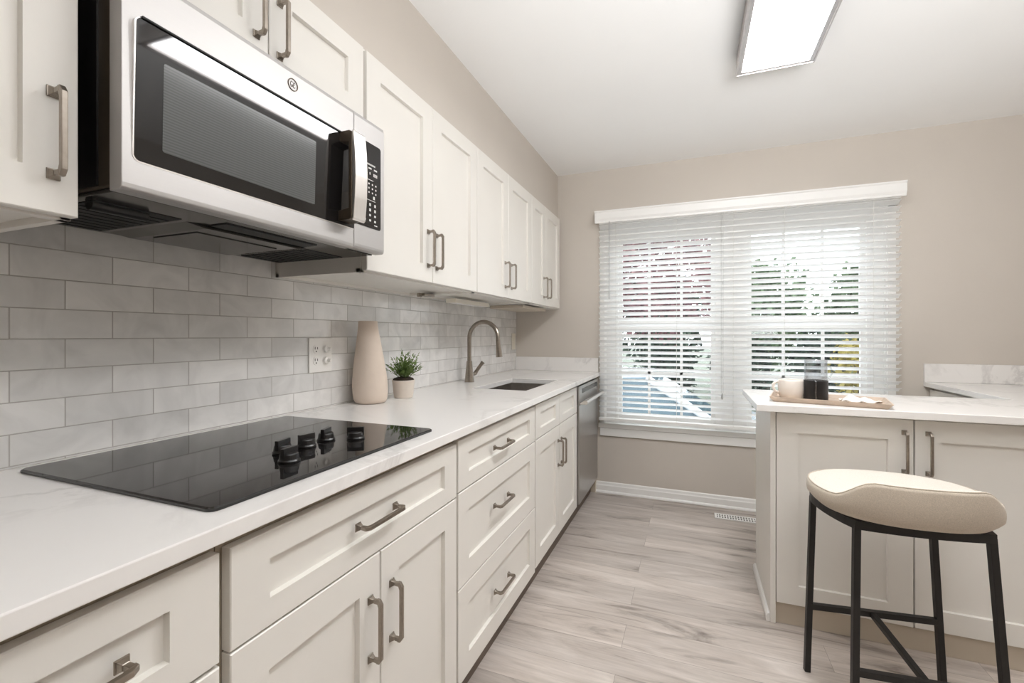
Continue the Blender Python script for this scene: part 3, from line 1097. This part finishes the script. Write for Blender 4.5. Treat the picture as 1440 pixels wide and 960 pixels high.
# ------------------------------------------------------------------ dishwasher
dw = thing('dishwasher', 'stainless dishwasher at the end of the base cabinets by the window wall', 'dishwasher', (-0.97, 3.12, 0))
bm = BM(); box(bm, XBK, XF - 0.03, 2.8165, 3.428, 0.09, ZC0 - 0.002); obj('tub', bm, M['black_matte'], dw)
bm = BM(); box(bm, XF - 0.030, -0.660, 2.822, 3.424, 0.118, 0.745); obj('door', bm, M['steel_dw'], dw, bevel=0.003)
bm = BM(); box(bm, XF - 0.030, -0.660, 2.822, 3.424, 0.7475, 0.866); cpd = obj('control_strip', bm, M['steel_dw'], dw, bevel=0.003)
bm = BM(); box(bm, -0.661, -0.6585, 2.90, 3.39, 0.815, 0.845); obj('pocket', bm, M['black_gloss'], cpd)
bm = BM()
prism(bm, [(-0.66, 0.752), (-0.66, 0.760), (-0.625, 0.778), (-0.612, 0.778), (-0.608, 0.764), (-0.616, 0.752), (-0.63, 0.752)], 1, 2.835, 3.412)
obj('handle', bm, M['steel_v'], dw, bevel=0.002)
bm = BM(); box(bm, XF - 0.055, XF - 0.043, 2.8165, 3.428, 0.0005, 0.088); obj('toe_kick', bm, M['kick'], dw)
bm = BM(); box(bm, XBK, XF - 0.006, 3.4305, D - 0.0008, 0.0005, ZC0 - 0.001)
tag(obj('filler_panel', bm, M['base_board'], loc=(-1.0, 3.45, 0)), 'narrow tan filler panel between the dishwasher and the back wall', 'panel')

# ------------------------------------------------------------------ things on the left counter
vx, vy = -1.247, 1.546
va = thing('vase', 'tall matte beige bottle-shaped vase on the counter against the tile', 'vase', (vx, vy, 0.91))
bm = BM()
k_ = 0.00303
lean = lambda z: ((z - 0.91) * -0.032, (z - 0.91) * -0.013)
prof = [(0.052, 0.9103), (0.060, 0.913), (0.067, 0.925), (0.0705, 0.95), (0.0715, 0.98), (0.0700, 1.01), (0.0655, 1.05), (0.0600, 1.09), (0.0540, 1.13),
        (0.0480, 1.17), (0.0430, 1.20), (0.0395, 1.23), (0.0385, 1.248), (0.0375, 1.2500), (0.0355, 1.2490), (0.0350, 1.235), (0.036, 1.20), (0.034, 1.199)]
lathe(bm, prof, vx, vy, 48, lean)
obj('vase_body', bm, M['clay'], va, auto=50)

px_, py_ = -1.212, 1.728
pl = thing('potted_plant', 'small leafy green herb in a pale beige pot beside the vase', 'plant', (px_, py_, 0.91))
bm = BM()
lathe(bm, [(0.038, 0.9103), (0.0405, 0.912), (0.044, 0.93), (0.049, 0.975), (0.0505, 0.990), (0.0475, 0.990), (0.046, 0.984), (0.044, 0.982)], px_, py_, 40)
obj('pot', bm, M['pot'], pl, auto=40)
bm = BM(); lathe(bm, [(0.046, 0.978), (0.047, 0.992), (0.042, 0.998), (0.025, 1.003), (0.003, 1.004)], px_, py_, 24); obj('soil', bm, M['soil'], pl, smooth=True)
bm = BM()
rng = random.Random(3)
def leaf(bm, p, d, ln, w):
    d = d.normalized()
    side = d.cross(Vector((0, 0, 1)))
    side = side.normalized() if side.length > 1e-3 else Vector((1, 0, 0))
    nrm = side.cross(d)
    a = bm.verts.new(p); b1 = bm.verts.new(p + d * ln * 0.5 + side * w + nrm * ln * 0.10)
    b2 = bm.verts.new(p + d * ln * 0.5 - side * w + nrm * ln * 0.10)
    c_ = bm.verts.new(p + d * ln)
    m_ = bm.verts.new(p + d * ln * 0.5)
    for f in ((a, b1, m_), (b1, c_, m_), (c_, b2, m_), (b2, a, m_)):
        bm.faces.new(f)
for k in range(80):
    az = rng.uniform(0, 2 * PI); el = rng.uniform(0.55, 1.5)
    hgt = rng.uniform(0.05, 0.085 + 0.035 * max(0, el - 0.5))
    p0 = Vector((px_ + rng.uniform(-0.022, 0.022), py_ + rng.uniform(-0.022, 0.022), 1.000))
    d0 = Vector((math.cos(az) * math.cos(el), math.sin(az) * math.cos(el), math.sin(el)))
    p1 = p0 + d0 * hgt * 0.5
    p2 = p0 + d0 * hgt + Vector((math.cos(az), math.sin(az), -0.4)) * hgt * 0.12
    if p2.x < XW + 0.03 or (p2 - Vector((vx, vy, p2.z))).length < 0.10: continue
    tube(bm, [p0, p1, p2], 0.0009, 4)
    for q in range(7):
        f = 0.25 + 0.75 * q / 6
        p = p0.lerp(p2, f)
        a2 = az + rng.uniform(-1.6, 1.6)
        dd = Vector((math.cos(a2), math.sin(a2), rng.uniform(0.1, 1.0)))
        leaf(bm, p, dd, rng.uniform(0.013, 0.024), rng.uniform(0.003, 0.0048))
    leaf(bm, p2, p2 - p1, 0.024, 0.004)
obj('foliage', bm, M['leaf'], pl)

# outlet with two plug-in covers
ou = thing('wall_outlet', 'white two-gang wall outlet on the tile left of the vase', 'outlet', (XW, 1.3565, 1.114))
bm = BM(); box(bm, XW + 0.0004, XW + 0.006, 1.299, 1.414, 1.049, 1.180); obj('cover_plate', bm, M['plate'], ou, bevel=0.002)
for cz_ in (1.138, 1.094):
    for cy_ in (1.332, 1.380):
        bm = BM()
        prism(bm, [(cy_ + 0.0155 * math.cos(a), cz_ + 0.0165 * math.sin(a)) for a in [2 * PI * k / 24 for k in range(24)]], 0, XW + 0.005, XW + 0.0078)
        rc = obj('receptacle', bm, M['plate'], ou, bevel=0.0006)
        if cy_ < 1.35:
            bm = BM()
            box(bm, XW + 0.0076, XW + 0.0082, cy_ - 0.0075, cy_ - 0.0045, cz_ - 0.001, cz_ + 0.009)
            box(bm, XW + 0.0076, XW + 0.0082, cy_ + 0.0045, cy_ + 0.0075, cz_ - 0.001, cz_ + 0.008)
            box(bm, XW + 0.0076, XW + 0.0082, cy_ - 0.0025, cy_ + 0.0025, cz_ - 0.011, cz_ - 0.006)
            obj('slots', bm, M['slot'], rc)
        else:
            bm = BM()
            tube(bm, [(XW + 0.0076, cy_, cz_), (XW + 0.016, cy_, cz_), (XW + 0.020, cy_ + 0.001, cz_), (XW + 0.032, cy_ + 0.002, cz_)], 0.01, 16, radii=[0.0145, 0.0140, 0.0075, 0.0055])
            obj('plug_cover', bm, M['plate'], rc, auto=40)
sw = thing('wall_switch', 'ivory switch plate on the tile in the far corner behind the faucet', 'switch', (XW, 3.40, 1.14))
bm = BM(); box(bm, XW + 0.0004, XW + 0.006, 3.362, 3.440, 1.075, 1.205); obj('cover_plate', bm, M['ivory'], sw, bevel=0.002)
bm = BM(); box(bm, XW + 0.005, XW + 0.010, 3.384, 3.418, 1.107, 1.173); obj('rocker', bm, M['ivory'], sw, bevel=0.0015)

# bits fixed under the wall cabinets
bm = BM()
box(bm, -1.215, -1.175, 1.845, 1.935, 1.378, 1.3905)
box(bm, -1.205, -1.190, 1.825, 1.850, 1.372, 1.3905)
tag(obj('cable_clip', bm, M['nickel'], loc=(-1.195, 1.88, 1.385), bevel=0.002), 'small metal cable clip under the tall cabinet beside the microwave', 'clip')
ul = thing('under_cabinet_light', 'slim pale light bar fixed under the cabinet above the sink', 'light', (-1.19, 2.35, 1.39))
bm = BM(); box(bm, -1.245, -1.185, 2.165, 2.60, 1.368, 1.3905); obj('housing', bm, M['ivory'], ul, bevel=0.003)
bm = BM(); box(bm, -1.235, -1.195, 2.19, 2.575, 1.3665, 1.3682); obj('lens', bm, M['plate'], ul)
bm = BM(); box(bm, -1.27, -1.03, 2.80, 3.30, 1.3715, 1.3905)
tag(obj('shelf_tray', bm, M['base_board'], loc=(-1.15, 3.05, 1.38), bevel=0.003), 'flat tan tray fixed under the narrow cabinet next to the back wall', 'tray')
bm = BM()
tube(bm, [(-1.10, 0.338, 1.3835), (-1.10, 0.338, 1.372), (-1.10, 0.346, 1.366), (-1.10, 0.354, 1.370)], 0.002, 8)
tag(obj('cup_hook', bm, M['nickel'], loc=(-1.10, 0.34, 1.38)), 'small cup hook under the cabinet at the left edge', 'hook')

# ------------------------------------------------------------------ peninsula
PX, PY = 0.303, 2.142
FP = front_y(PY)
pn = thing('peninsula_cabinet', 'cream peninsula base cabinet with shaker doors behind the stool', 'cabinet', (1.1, 2.36, 0))
bm = BM(); box(bm, PX + 0.021, XR - 0.002, PY + 0.022, 2.598, 0.085, ZC0 - 0.001); obj('body', bm, M['cabinet'], pn)
bm = BM(); box(bm, PX, PX + 0.020, PY + 0.004, 2.600, 0.0005, ZC0 - 0.001); ep = obj('end_panel', bm, M['cabinet'], pn, bevel=0.0012)
bm = BM()
prism(bm, [(PX - 0.0005, 0.0005), (PX - 0.014, 0.0005), (PX - 0.014, 0.022), (PX - 0.008, 0.032), (PX - 0.0005, 0.034)], 1, PY + 0.01, 2.600)
obj('shoe_molding', bm, M['trim'], ep)
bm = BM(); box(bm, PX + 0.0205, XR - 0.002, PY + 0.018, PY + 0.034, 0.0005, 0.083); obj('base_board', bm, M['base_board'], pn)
for a0, a1, ha in ((PX + 0.022, 0.7755, 0.747), (0.7795, 1.247, 0.819), (1.251, 1.72, None)):
    bm = BM(); shaker(bm, FP, a0, a1, 0.092, 0.872, stile=0.078, rail=0.078)
    d = obj('door', bm, M['cabinet'], pn)
    if ha is not None:
        pull(FP, ha, 0.750, True, d, span=0.148)
rc_ = thing('base_cabinet', 'cream base cabinet under the right counter, mostly hidden behind the peninsula', 'cabinet', (1.64, 3.03, 0))
bm = BM(); box(bm, 1.352, XR - 0.002, 2.602, D - 0.002, 0.085, ZC0 - 0.001); obj('body', bm, M['cabinet'], rc_)
bm = BM(); box(bm, 1.43, 1.442, 2.602, D - 0.002, 0.0005, 0.084); obj('toe_kick', bm, M['kick'], rc_)
bm = BM(); shaker(bm, lambda a, b, c: (1.33 - c, a, b), 2.72, 3.46, 0.10, 0.865); obj('door', bm, M['cabinet'], rc_)

pc = thing('countertop', 'white quartz countertop on the peninsula, running back along the right wall', 'countertop', (1.1, 2.4, 0.882))
bm = BM()
prism(bm, [(0.246, 2.088), (XR - 0.001, 2.088), (XR - 0.001, D - 0.0006), (1.302, D - 0.0006), (1.302, 2.645), (0.246, 2.645)], 2, 0.882, 0.910)
obj('slab', bm, M['quartz'], pc, bevel=0.0022)
bm = BM(); box(bm, 1.302, XR - 0.001, D - 0.020, D - 0.0006, 0.9105, 1.020); obj('back_splash', bm, M['quartz'], pc, bevel=0.0015)

# tray with things on it
ang = math.radians(-12)
tcx, tcy = 0.530, 2.265
def TR(a, b, z):
    return (tcx + a * math.cos(ang) - b * math.sin(ang), tcy + a * math.sin(ang) + b * math.cos(ang), z)
bm = BM()
hx, hy = 0.205, 0.118
def loop(dx, dy, z):
    return [bm.verts.new(TR(*p)) for p in ((-hx + dx, -hy + dy, z), (hx - dx, -hy + dy, z), (hx - dx, hy - dy, z), (-hx + dx, hy - dy, z))]
R_ = [loop(0.016, 0.012, 0.9103), loop(0, 0, 0.931), loop(0.005, 0.005, 0.931), loop(0.019, 0.016, 0.9155)]
for a, b in zip(R_, R_[1:]):
    for i in range(4):
        bm.faces.new((a[i], a[(i + 1) % 4], b[(i + 1) % 4], b[i]))
bm.faces.new(R_[-1]); bm.faces.new(R_[0][::-1])
tag(obj('serving_tray', bm, M['wood'], loc=(tcx, tcy, 0.91), bevel=0.001), 'light wooden serving tray with a mug and beaker on the peninsula', 'tray')

mx_, my_ = 0.405, 2.305
mg = thing('mug', 'white ceramic mug on the left end of the wooden tray', 'mug', (mx_, my_, 0.9157))
bm = BM()
lathe(bm, [(0.038, 0.9158), (0.043, 0.920), (0.0485, 0.940), (0.0500, 0.965), (0.0490, 0.992), (0.0475, 0.9975), (0.0455, 0.9960), (0.0450, 0.985), (0.046, 0.96), (0.041, 0.925), (0.002, 0.921)], mx_, my_, 40, cap=False)
obj('mug_body', bm, M['cup'], mg, smooth=True)
bm = BM()
pts = [(mx_ - 0.046, my_ - 0.004, 0.985), (mx_ - 0.058, my_ - 0.006, 0.986), (mx_ - 0.068, my_ - 0.008, 0.976), (mx_ - 0.070, my_ - 0.008, 0.960), (mx_ - 0.062, my_ - 0.007, 0.945), (mx_ - 0.044, my_ - 0.004, 0.938)]
tube(bm, pts, 0.0065, 10)
obj('handle', bm, M['cup'], mg, smooth=True)
bm = BM(); lathe(bm, [(0.044, 0.9845), (0.002, 0.9846)], mx_, my_, 32); obj('coffee', bm, M['kick'], mg)

gx, gy = 0.494, 2.288
gl = thing('glass_beaker', 'clear glass beaker with a black lower half standing on the wooden tray', 'beaker', (gx, gy, 0.9157))
bm = BM()
lathe(bm, [(0.0405, 0.9162), (0.0420, 0.919), (0.0420, 1.080), (0.0430, 1.086), (0.0410, 1.086), (0.0400, 1.078), (0.0400, 0.920), (0.002, 0.919)], gx, gy, 40, cap=False)
obj('glass', bm, M['beaker'], gl, smooth=True)
bm = BM()
seg = 40
for (a0, a1) in ((-1.70, 4.45),):
    n = 44
    prev = None
    for k in range(n + 1):
        a = a0 + (a1 - a0) * k / n
        ring = [bm.verts.new((gx + r * math.cos(a), gy + r * math.sin(a), z_)) for r, z_ in ((0.0425, 0.918), (0.0450, 0.918), (0.0450, 0.999), (0.0425, 0.999))]
        if prev:
            for i in range(4):
                bm.faces.new((prev[i], prev[(i + 1) % 4], ring[(i + 1) % 4], ring[i]))
        else:
            bm.faces.new(ring[::-1])
        prev = ring
    bm.faces.new(prev)
obj('sleeve', bm, M['black_plastic'], gl)
bm = BM(); lathe(bm, [(0.0393, 0.9205), (0.0393, 0.994), (0.002, 0.9942)], gx, gy, 32); obj('coffee', bm, M['black_plastic'], gl)
bm = BM(); tube(bm, [(gx + 0.0420, gy - 0.004, 1.062), (gx + 0.053, gy - 0.008, 1.052), (gx + 0.057, gy - 0.009, 1.035), (gx + 0.051, gy - 0.008, 1.016), (gx + 0.0420, gy - 0.004, 1.008)], 0.0035, 8); obj('handle', bm, M['beaker'], gl, smooth=True)
# napkin
bm = BM()
nx_, ny_ = 16, 10
G = []
for i in range(nx_ + 1):
    row = []
    for j in range(ny_ + 1):
        a = 0.045 + 0.125 * i / nx_
        b = -0.075 + 0.125 * j / ny_
        zz = 0.9235 + 0.006 * math.sin(i * 0.9 + j * 0.5) + 0.005 * math.sin(j * 1.1 - i * 0.35) + (0.010 * math.exp(-((i - 5) ** 2) / 8))
        row.append(bm.verts.new(TR(a + 0.006 * math.sin(j * 0.8), b + 0.006 * math.sin(i * 0.6), max(zz, 0.9175))))
    G.append(row)
for i in range(nx_):
    for j in range(ny_):
        bm.faces.new((G[i][j], G[i + 1][j], G[i + 1][j + 1], G[i][j + 1]))
o = tag(obj('napkin', bm, M['cloth'], loc=TR(0.1, 0, 0.9157), smooth=True), 'crumpled white linen napkin on the right end of the wooden tray', 'napkin')
s_ = o.modifiers.new('solid', 'SOLIDIFY'); s_.thickness = 0.002; s_.offset = 1

# ------------------------------------------------------------------ stool
SX, SY = 0.612, 1.815
st = thing('bar_stool', 'counter stool with low-backed oatmeal fabric seat on black metal legs in front of the peninsula', 'stool', (SX, SY, 0))
SEG = 72
RA, RB = 0.241, 0.205
def srad(phi):
    c_, s_ = math.cos(phi), math.sin(phi)
    n = 2.35
    return (abs(c_ / RA) ** n + abs(s_ / RB) ** n) ** (-1 / n)
SROT = math.radians(4)
def SP(phi, f, z):
    r = srad(phi) * f
    x, y = r * math.cos(phi), r * math.sin(phi)
    return (SX + x * math.cos(SROT) - y * math.sin(SROT), SY + x * math.sin(SROT) + y * math.cos(SROT), z)
def lip(phi):
    # 1 at the side towards the camera, 0 at the front
    d = abs((phi - 1.5 * PI + PI) % (2 * PI) - PI)
    t = max(0.0, min(1.0, (1.10 - d) / 0.50))
    return t * t * (3 - 2 * t)
def srings(defs):
    bm_ = BM()
    rings = []
    for fn in defs:
        rings.append([bm_.verts.new(SP(2 * PI * k / SEG, *fn(2 * PI * k / SEG))) for k in range(SEG)])
    for a, b in zip(rings, rings[1:]):
        for k in range(SEG):
            bm_.faces.new((a[k], a[(k + 1) % SEG], b[(k + 1) % SEG], b[k]))
    return bm_, rings
ZS = 0.707
Ht = lambda p: ZS - 0.012 + 0.060 * lip(p)
bm, rg = srings([lambda p: (0.55, 0.6315), lambda p: (0.83, 0.6315), lambda p: (0.90, 0.636), lambda p: (0.955 , 0.648),
                 lambda p: (0.995 + 0.01 * lip(p), 0.660), lambda p: (1.0 + 0.02 * lip(p), 0.672 + 0.03 * lip(p)),
                 lambda p: (0.995 + 0.02 * lip(p), Ht(p) - 0.008), lambda p: (0.985 + 0.02 * lip(p), Ht(p)),
                 lambda p: (0.97 + 0.01 * lip(p), Ht(p) + 0.002)])
bm.faces.new(rg[0][::-1])
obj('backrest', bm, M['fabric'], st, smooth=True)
bm, rg = srings([lambda p: (0.970 + 0.01 * lip(p), Ht(p) + 0.0018), lambda p: (0.945 - 0.005 * lip(p), Ht(p) + 0.004 ), lambda p: (0.90 - 0.01 * lip(p), ZS - 0.003 + 0.042 * lip(p)),
                 lambda p: (0.82, ZS + 0.000 + 0.012 * lip(p)), lambda p: (0.65, ZS + 0.003), lambda p: (0.4, ZS + 0.003), lambda p: (0.15, ZS + 0.003)])
bm.faces.new(rg[-1])
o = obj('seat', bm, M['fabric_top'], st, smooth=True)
bm = BM()
tube(bm, [SP(2 * PI * k / SEG, 0.974 + 0.012 * lip(2 * PI * k / SEG), Ht(2 * PI * k / SEG) + 0.0025) for k in range(SEG)], 0.0022, 6, closed=True)
obj('piping', bm, M['fabric'], st, smooth=True)
legs = [((0.405, 1.915), (0.380, 1.884)), ((0.470, 1.684), (0.452, 1.640)), ((0.752, 1.945), (0.775, 1.925)), ((0.797, 1.712), (0.826, 1.682))]
# ring under the seat
rp = []
CR = [Vector((*a[0], 0.6125)) for a in (legs[0], legs[1], legs[3], legs[2])]
cen = sum(CR, Vector()) / 4
for i in range(4):
    a, b = CR[i], CR[(i + 1) % 4]
    out = ((a + b) / 2 - cen).normalized()
    for k in range(8):
        t = k / 8
        rp.append(a.lerp(b, t) + out * 0.016 * 4 * t * (1 - t))
bm = BM(); tube(bm, rp, 0.0125, closed=True, square=True)
obj('seat_frame', bm, M['black_metal'], st)
def legpt(i, z):
    (tx, ty), (bx_, by_) = legs[i]
    f = (0.6125 - z) / 0.6125
    return Vector((tx + (bx_ - tx) * f, ty + (by_ - ty) * f, z))
for i in range(4):
    bm = BM()
    tube(bm, [legpt(i, 0.613), legpt(i, 0.0008)], 0.0092, square=True, up=(1, 0.15, 0))
    obj('leg', bm, M['black_metal'], st, bevel=0.0012)
bm = BM(); tube(bm, [legpt(0, 0.228), legpt(2, 0.236)], 0.0095, square=True); obj('footrest', bm, M['black_metal'], st, bevel=0.001)
bm = BM(); tube(bm, [legpt(1, 0.178), legpt(3, 0.178)], 0.0095, square=True); obj('footrest', bm, M['black_metal'], st, bevel=0.001)
a = (legpt(0, 0.228) + legpt(2, 0.236)) / 2; b = (legpt(1, 0.178) + legpt(3, 0.178)) / 2
bm = BM(); tube(bm, [a, b], 0.0085, square=True); obj('stretcher', bm, M['black_metal'], st, bevel=0.001)

# ------------------------------------------------------------------ ceiling light
cl = thing('ceiling_light', 'long flush ceiling light with nickel frame and glowing white diffuser', 'light', (0.338, 1.756, H))
LX0, LX1, LY0, LY1 = 0.188, 0.488, 1.22, 2.292
ZB = 2.366
bm = BM()
w = 0.020
for a in ((LX0, LX0 + w, LY0, LY1), (LX1 - w, LX1, LY0, LY1), (LX0 + w, LX1 - w, LY0, LY0 + w), (LX0 + w, LX1 - w, LY1 - w, LY1)):
    box(bm, a[0], a[1], a[2], a[3], ZB, H - 0.0008)
for a in ((LX0 - 0.003, LX0 + 0.004, LY0 - 0.003, LY1 + 0.003), (LX1 - 0.004, LX1 + 0.003, LY0 - 0.003, LY1 + 0.003), (LX0, LX1, LY0 - 0.003, LY0 + 0.004), (LX0, LX1, LY1 - 0.004, LY1 + 0.003)):
    box(bm, a[0], a[1], a[2], a[3], ZB - 0.003, ZB + 0.010)
obj('frame', bm, M['nickel_light'], cl, bevel=0.0015)
bm = BM(); box(bm, LX0 + w, LX1 - w, LY0 + w, LY1 - w, ZB + 0.012, ZB + 0.018); obj('diffuser', bm, M['diffuser'], cl)

# ------------------------------------------------------------------ floor register
fr = thing('floor_vent', 'white metal floor vent in the planks near the back wall', 'vent', (0.265, 3.275, 0))
bm = BM()
for a in ((0.140, 0.392, 3.232, 3.246), (0.140, 0.392, 3.306, 3.320), (0.140, 0.154, 3.246, 3.306), (0.378, 0.392, 3.246, 3.306)):
    box(bm, a[0], a[1], a[2], a[3], 0.0006, 0.006)
obj('rim', bm, M['trim'], fr, bevel=0.0015)
bm = BM(); box(bm, 0.154, 0.378, 3.246, 3.306, 0.0006, 0.0016); obj('duct', bm, M['slot'], fr)
bm = BM()
for k in range(14):
    x_ = 0.160 + k * 0.0158
    box(bm, x_, x_ + 0.007, 3.246, 3.306, 0.002, 0.005)
box(bm, 0.154, 0.378, 3.272, 3.280, 0.002, 0.0055)
obj('louvers', bm, M['trim'], fr)

# ------------------------------------------------------------------ outside
GZ = -0.75
bm = BM(); box(bm, -60, 60, D + 0.6, 80, GZ - 0.2, GZ); struct('ground', bm, M['grass'])
bm = BM(); box(bm, -60, 60, 4.8, 10.6, GZ, GZ + 0.01); struct('road', bm, M['asphalt'])


def tree(name, label, x, y, h, cr, mat, seed, low=0.35, cat='tree', n=1500, size=0.16, group=None, dx=0.0):
    r = random.Random(seed)
    t = thing(name, label, cat, (x, y, GZ), group)
    bm = BM()
    tube(bm, [(x, y, GZ), (x + 0.05, y, GZ + h * 0.35), (x - 0.03, y + 0.05, GZ + h * 0.75)], 0.1, 8, radii=[0.035 * h * 0.6, 0.024 * h * 0.6, 0.008 * h * 0.6])
    for k in range(7):
        a = r.uniform(0, 2 * PI)
        z0 = GZ + h * r.uniform(low, 0.7)
        tube(bm, [(x, y, z0), (x + math.cos(a) * cr * 0.4, y + math.sin(a) * cr * 0.4, z0 + h * 0.10), (x + math.cos(a) * cr * 0.75, y + math.sin(a) * cr * 0.75, z0 + h * 0.16)], 0.03, 6, radii=[0.012 * h * 0.5, 0.007 * h * 0.5, 0.003 * h * 0.5])
    obj('trunk', bm, M['bark'], t, smooth=True)
    bm = BM()
    zc, zr = GZ + h * (low + 1) / 2, h * (1 - low) / 2
    for k in range(n):
        while True:
            p = Vector((r.uniform(-1, 1), r.uniform(-1, 1), r.uniform(-1, 1)))
            if 0.15 < p.length < 1: break
        lump = 0.8 + 0.25 * math.sin(5 * p.x + 3 * p.z) * math.cos(4 * p.y - 2 * p.z)
        p = p * (p.length ** -0.35) * lump
        c_ = Vector((x + dx + p.x * cr, y + p.y * cr, zc + p.z * zr))
        nrm = Vector((r.uniform(-1, 1), r.uniform(-1, 1), r.uniform(-1, 1))).normalized()
        u_ = nrm.orthogonal().normalized() * size * r.uniform(0.6, 1.2)
        w_ = nrm.cross(u_)
        v = [bm.verts.new(c_ + q) for q in (u_, w_ * 0.6, -u_, -w_ * 0.6)]
        bm.faces.new(v)
    obj('crown', bm, mat, t)
    return t


tree('maple_tree', 'red-leaved tree outside the left half of the window', -1.55, 8.7, 4.6, 1.5, M['leaf_red'], 11, 0.36, n=4600, size=0.07, dx=0.85)
tree('leafy_tree', 'green tree far outside near the middle of the window', 2.3, 17.0, 4.7, 1.5, M['leaf_green'], 12, 0.10, n=4200, size=0.12)
tree('leafy_tree', 'green tree far outside the right half of the window', 5.05, 17.4, 4.5, 1.3, M['leaf_green'], 13, 0.10, n=4200, size=0.12)
tree('leafy_tree', 'dark green tree far outside the left half of the window', -0.95, 17.4, 4.4, 1.7, M['leaf_dark'], 14, 0.08, n=3200, size=0.12)
tree('shrub', 'dark green shrub below the trees outside the middle of the window', 1.25, 13.2, 2.3, 0.85, M['leaf_dark'], 15, 0.02, 'shrub', n=1700, size=0.09)
tree('shrub', 'dark shrub in the gap between the two green trees outside', 2.98, 13.4, 2.35, 0.80, M['leaf_dark'], 16, 0.02, 'shrub', n=1600, size=0.09)
tree('shrub', 'yellow shrub outside the right end of the window', 3.15, 11.2, 2.05, 0.62, M['leaf_yellow'], 17, 0.25, 'shrub', n=800, size=0.07)
tree('shrub', 'small yellow shrub outside the left end of the window', -2.35, 11.7, 2.0, 0.50, M['leaf_yellow'], 18, 0.3, 'shrub', n=600, size=0.06)
tree('shrub', 'low dark shrub outside behind the parked car', -0.55, 13.3, 2.3, 0.85, M['leaf_dark'], 19, 0.02, 'shrub', n=1600, size=0.09)

# parked car
car = thing('car', 'white car parked outside, seen low through the left half of the window', 'car', (-0.65, 6.25, GZ + 0.01))
cx0 = -0.65
bm = BM()
prof = [(-2.1, GZ + 0.35), (-2.12, GZ + 0.62), (-2.0, GZ + 0.86), (-1.2, GZ + 0.94), (1.25, GZ + 0.93), (2.05, GZ + 0.74), (2.15, GZ + 0.52), (2.1, GZ + 0.32), (1.75, GZ + 0.25), (-1.7, GZ + 0.25)]
prism(bm, [(cx0 + a, b) for a, b in prof], 1, 5.4, 7.1)
o = obj('body', bm, M['car_paint'], car, bevel=0.05, seg=3)
bm = BM()
cab = [(-1.55, GZ + 0.92), (-1.05, GZ + 1.38), (0.15, GZ + 1.44), (0.95, GZ + 0.92)]
A = [bm.verts.new((cx0 + a, 5.45 + (b - GZ - 0.92) * 0.35, b)) for a, b in cab]
B = [bm.verts.new((cx0 + a, 7.05 - (b - GZ - 0.92) * 0.35, b)) for a, b in cab]
for i in range(4):
    bm.faces.new((A[i], A[(i + 1) % 4], B[(i + 1) % 4], B[i]))
bm.faces.new(A[::-1]); bm.faces.new(B)
obj('windows', bm, M['car_glass'], car, bevel=0.02)
bm = BM()
box(bm, cx0 - 1.05, cx0 + 0.16, 5.64, 6.86, GZ + 1.40, GZ + 1.47)
tube(bm, [(cx0 + 0.15, 5.62, GZ + 1.43), (cx0 + 0.97, 5.43, GZ + 0.92)], 0.045, 8)
tube(bm, [(cx0 - 0.40, 5.61, GZ + 1.42), (cx0 - 0.42, 5.44, GZ + 0.92)], 0.04, 8)
tube(bm, [(cx0 - 1.05, 5.62, GZ + 1.40), (cx0 - 1.58, 5.43, GZ + 0.92)], 0.06, 8)
obj('roof', bm, M['car_paint'], car, bevel=0.02)
for wx in (-1.35, 1.35):
    for wy in (5.36, 6.94):
        bm = BM()
        prism(bm, [(cx0 + wx + 0.32 * math.cos(a), GZ + 0.331 + 0.32 * math.sin(a)) for a in [2 * PI * k / 28 for k in range(28)]], 1, wy, wy + 0.2)
        wo = obj('wheel', bm, M['tyre'], car, bevel=0.02)
        bm = BM()
        prism(bm, [(cx0 + wx + 0.19 * math.cos(a), GZ + 0.331 + 0.19 * math.sin(a)) for a in [2 * PI * k / 20 for k in range(20)]], 1, wy - 0.01, wy + 0.21)
        obj('hubcap', bm, M['nickel_light'], wo)

for o in bpy.data.objects:
    if '_base' in o:
        del o['_base']
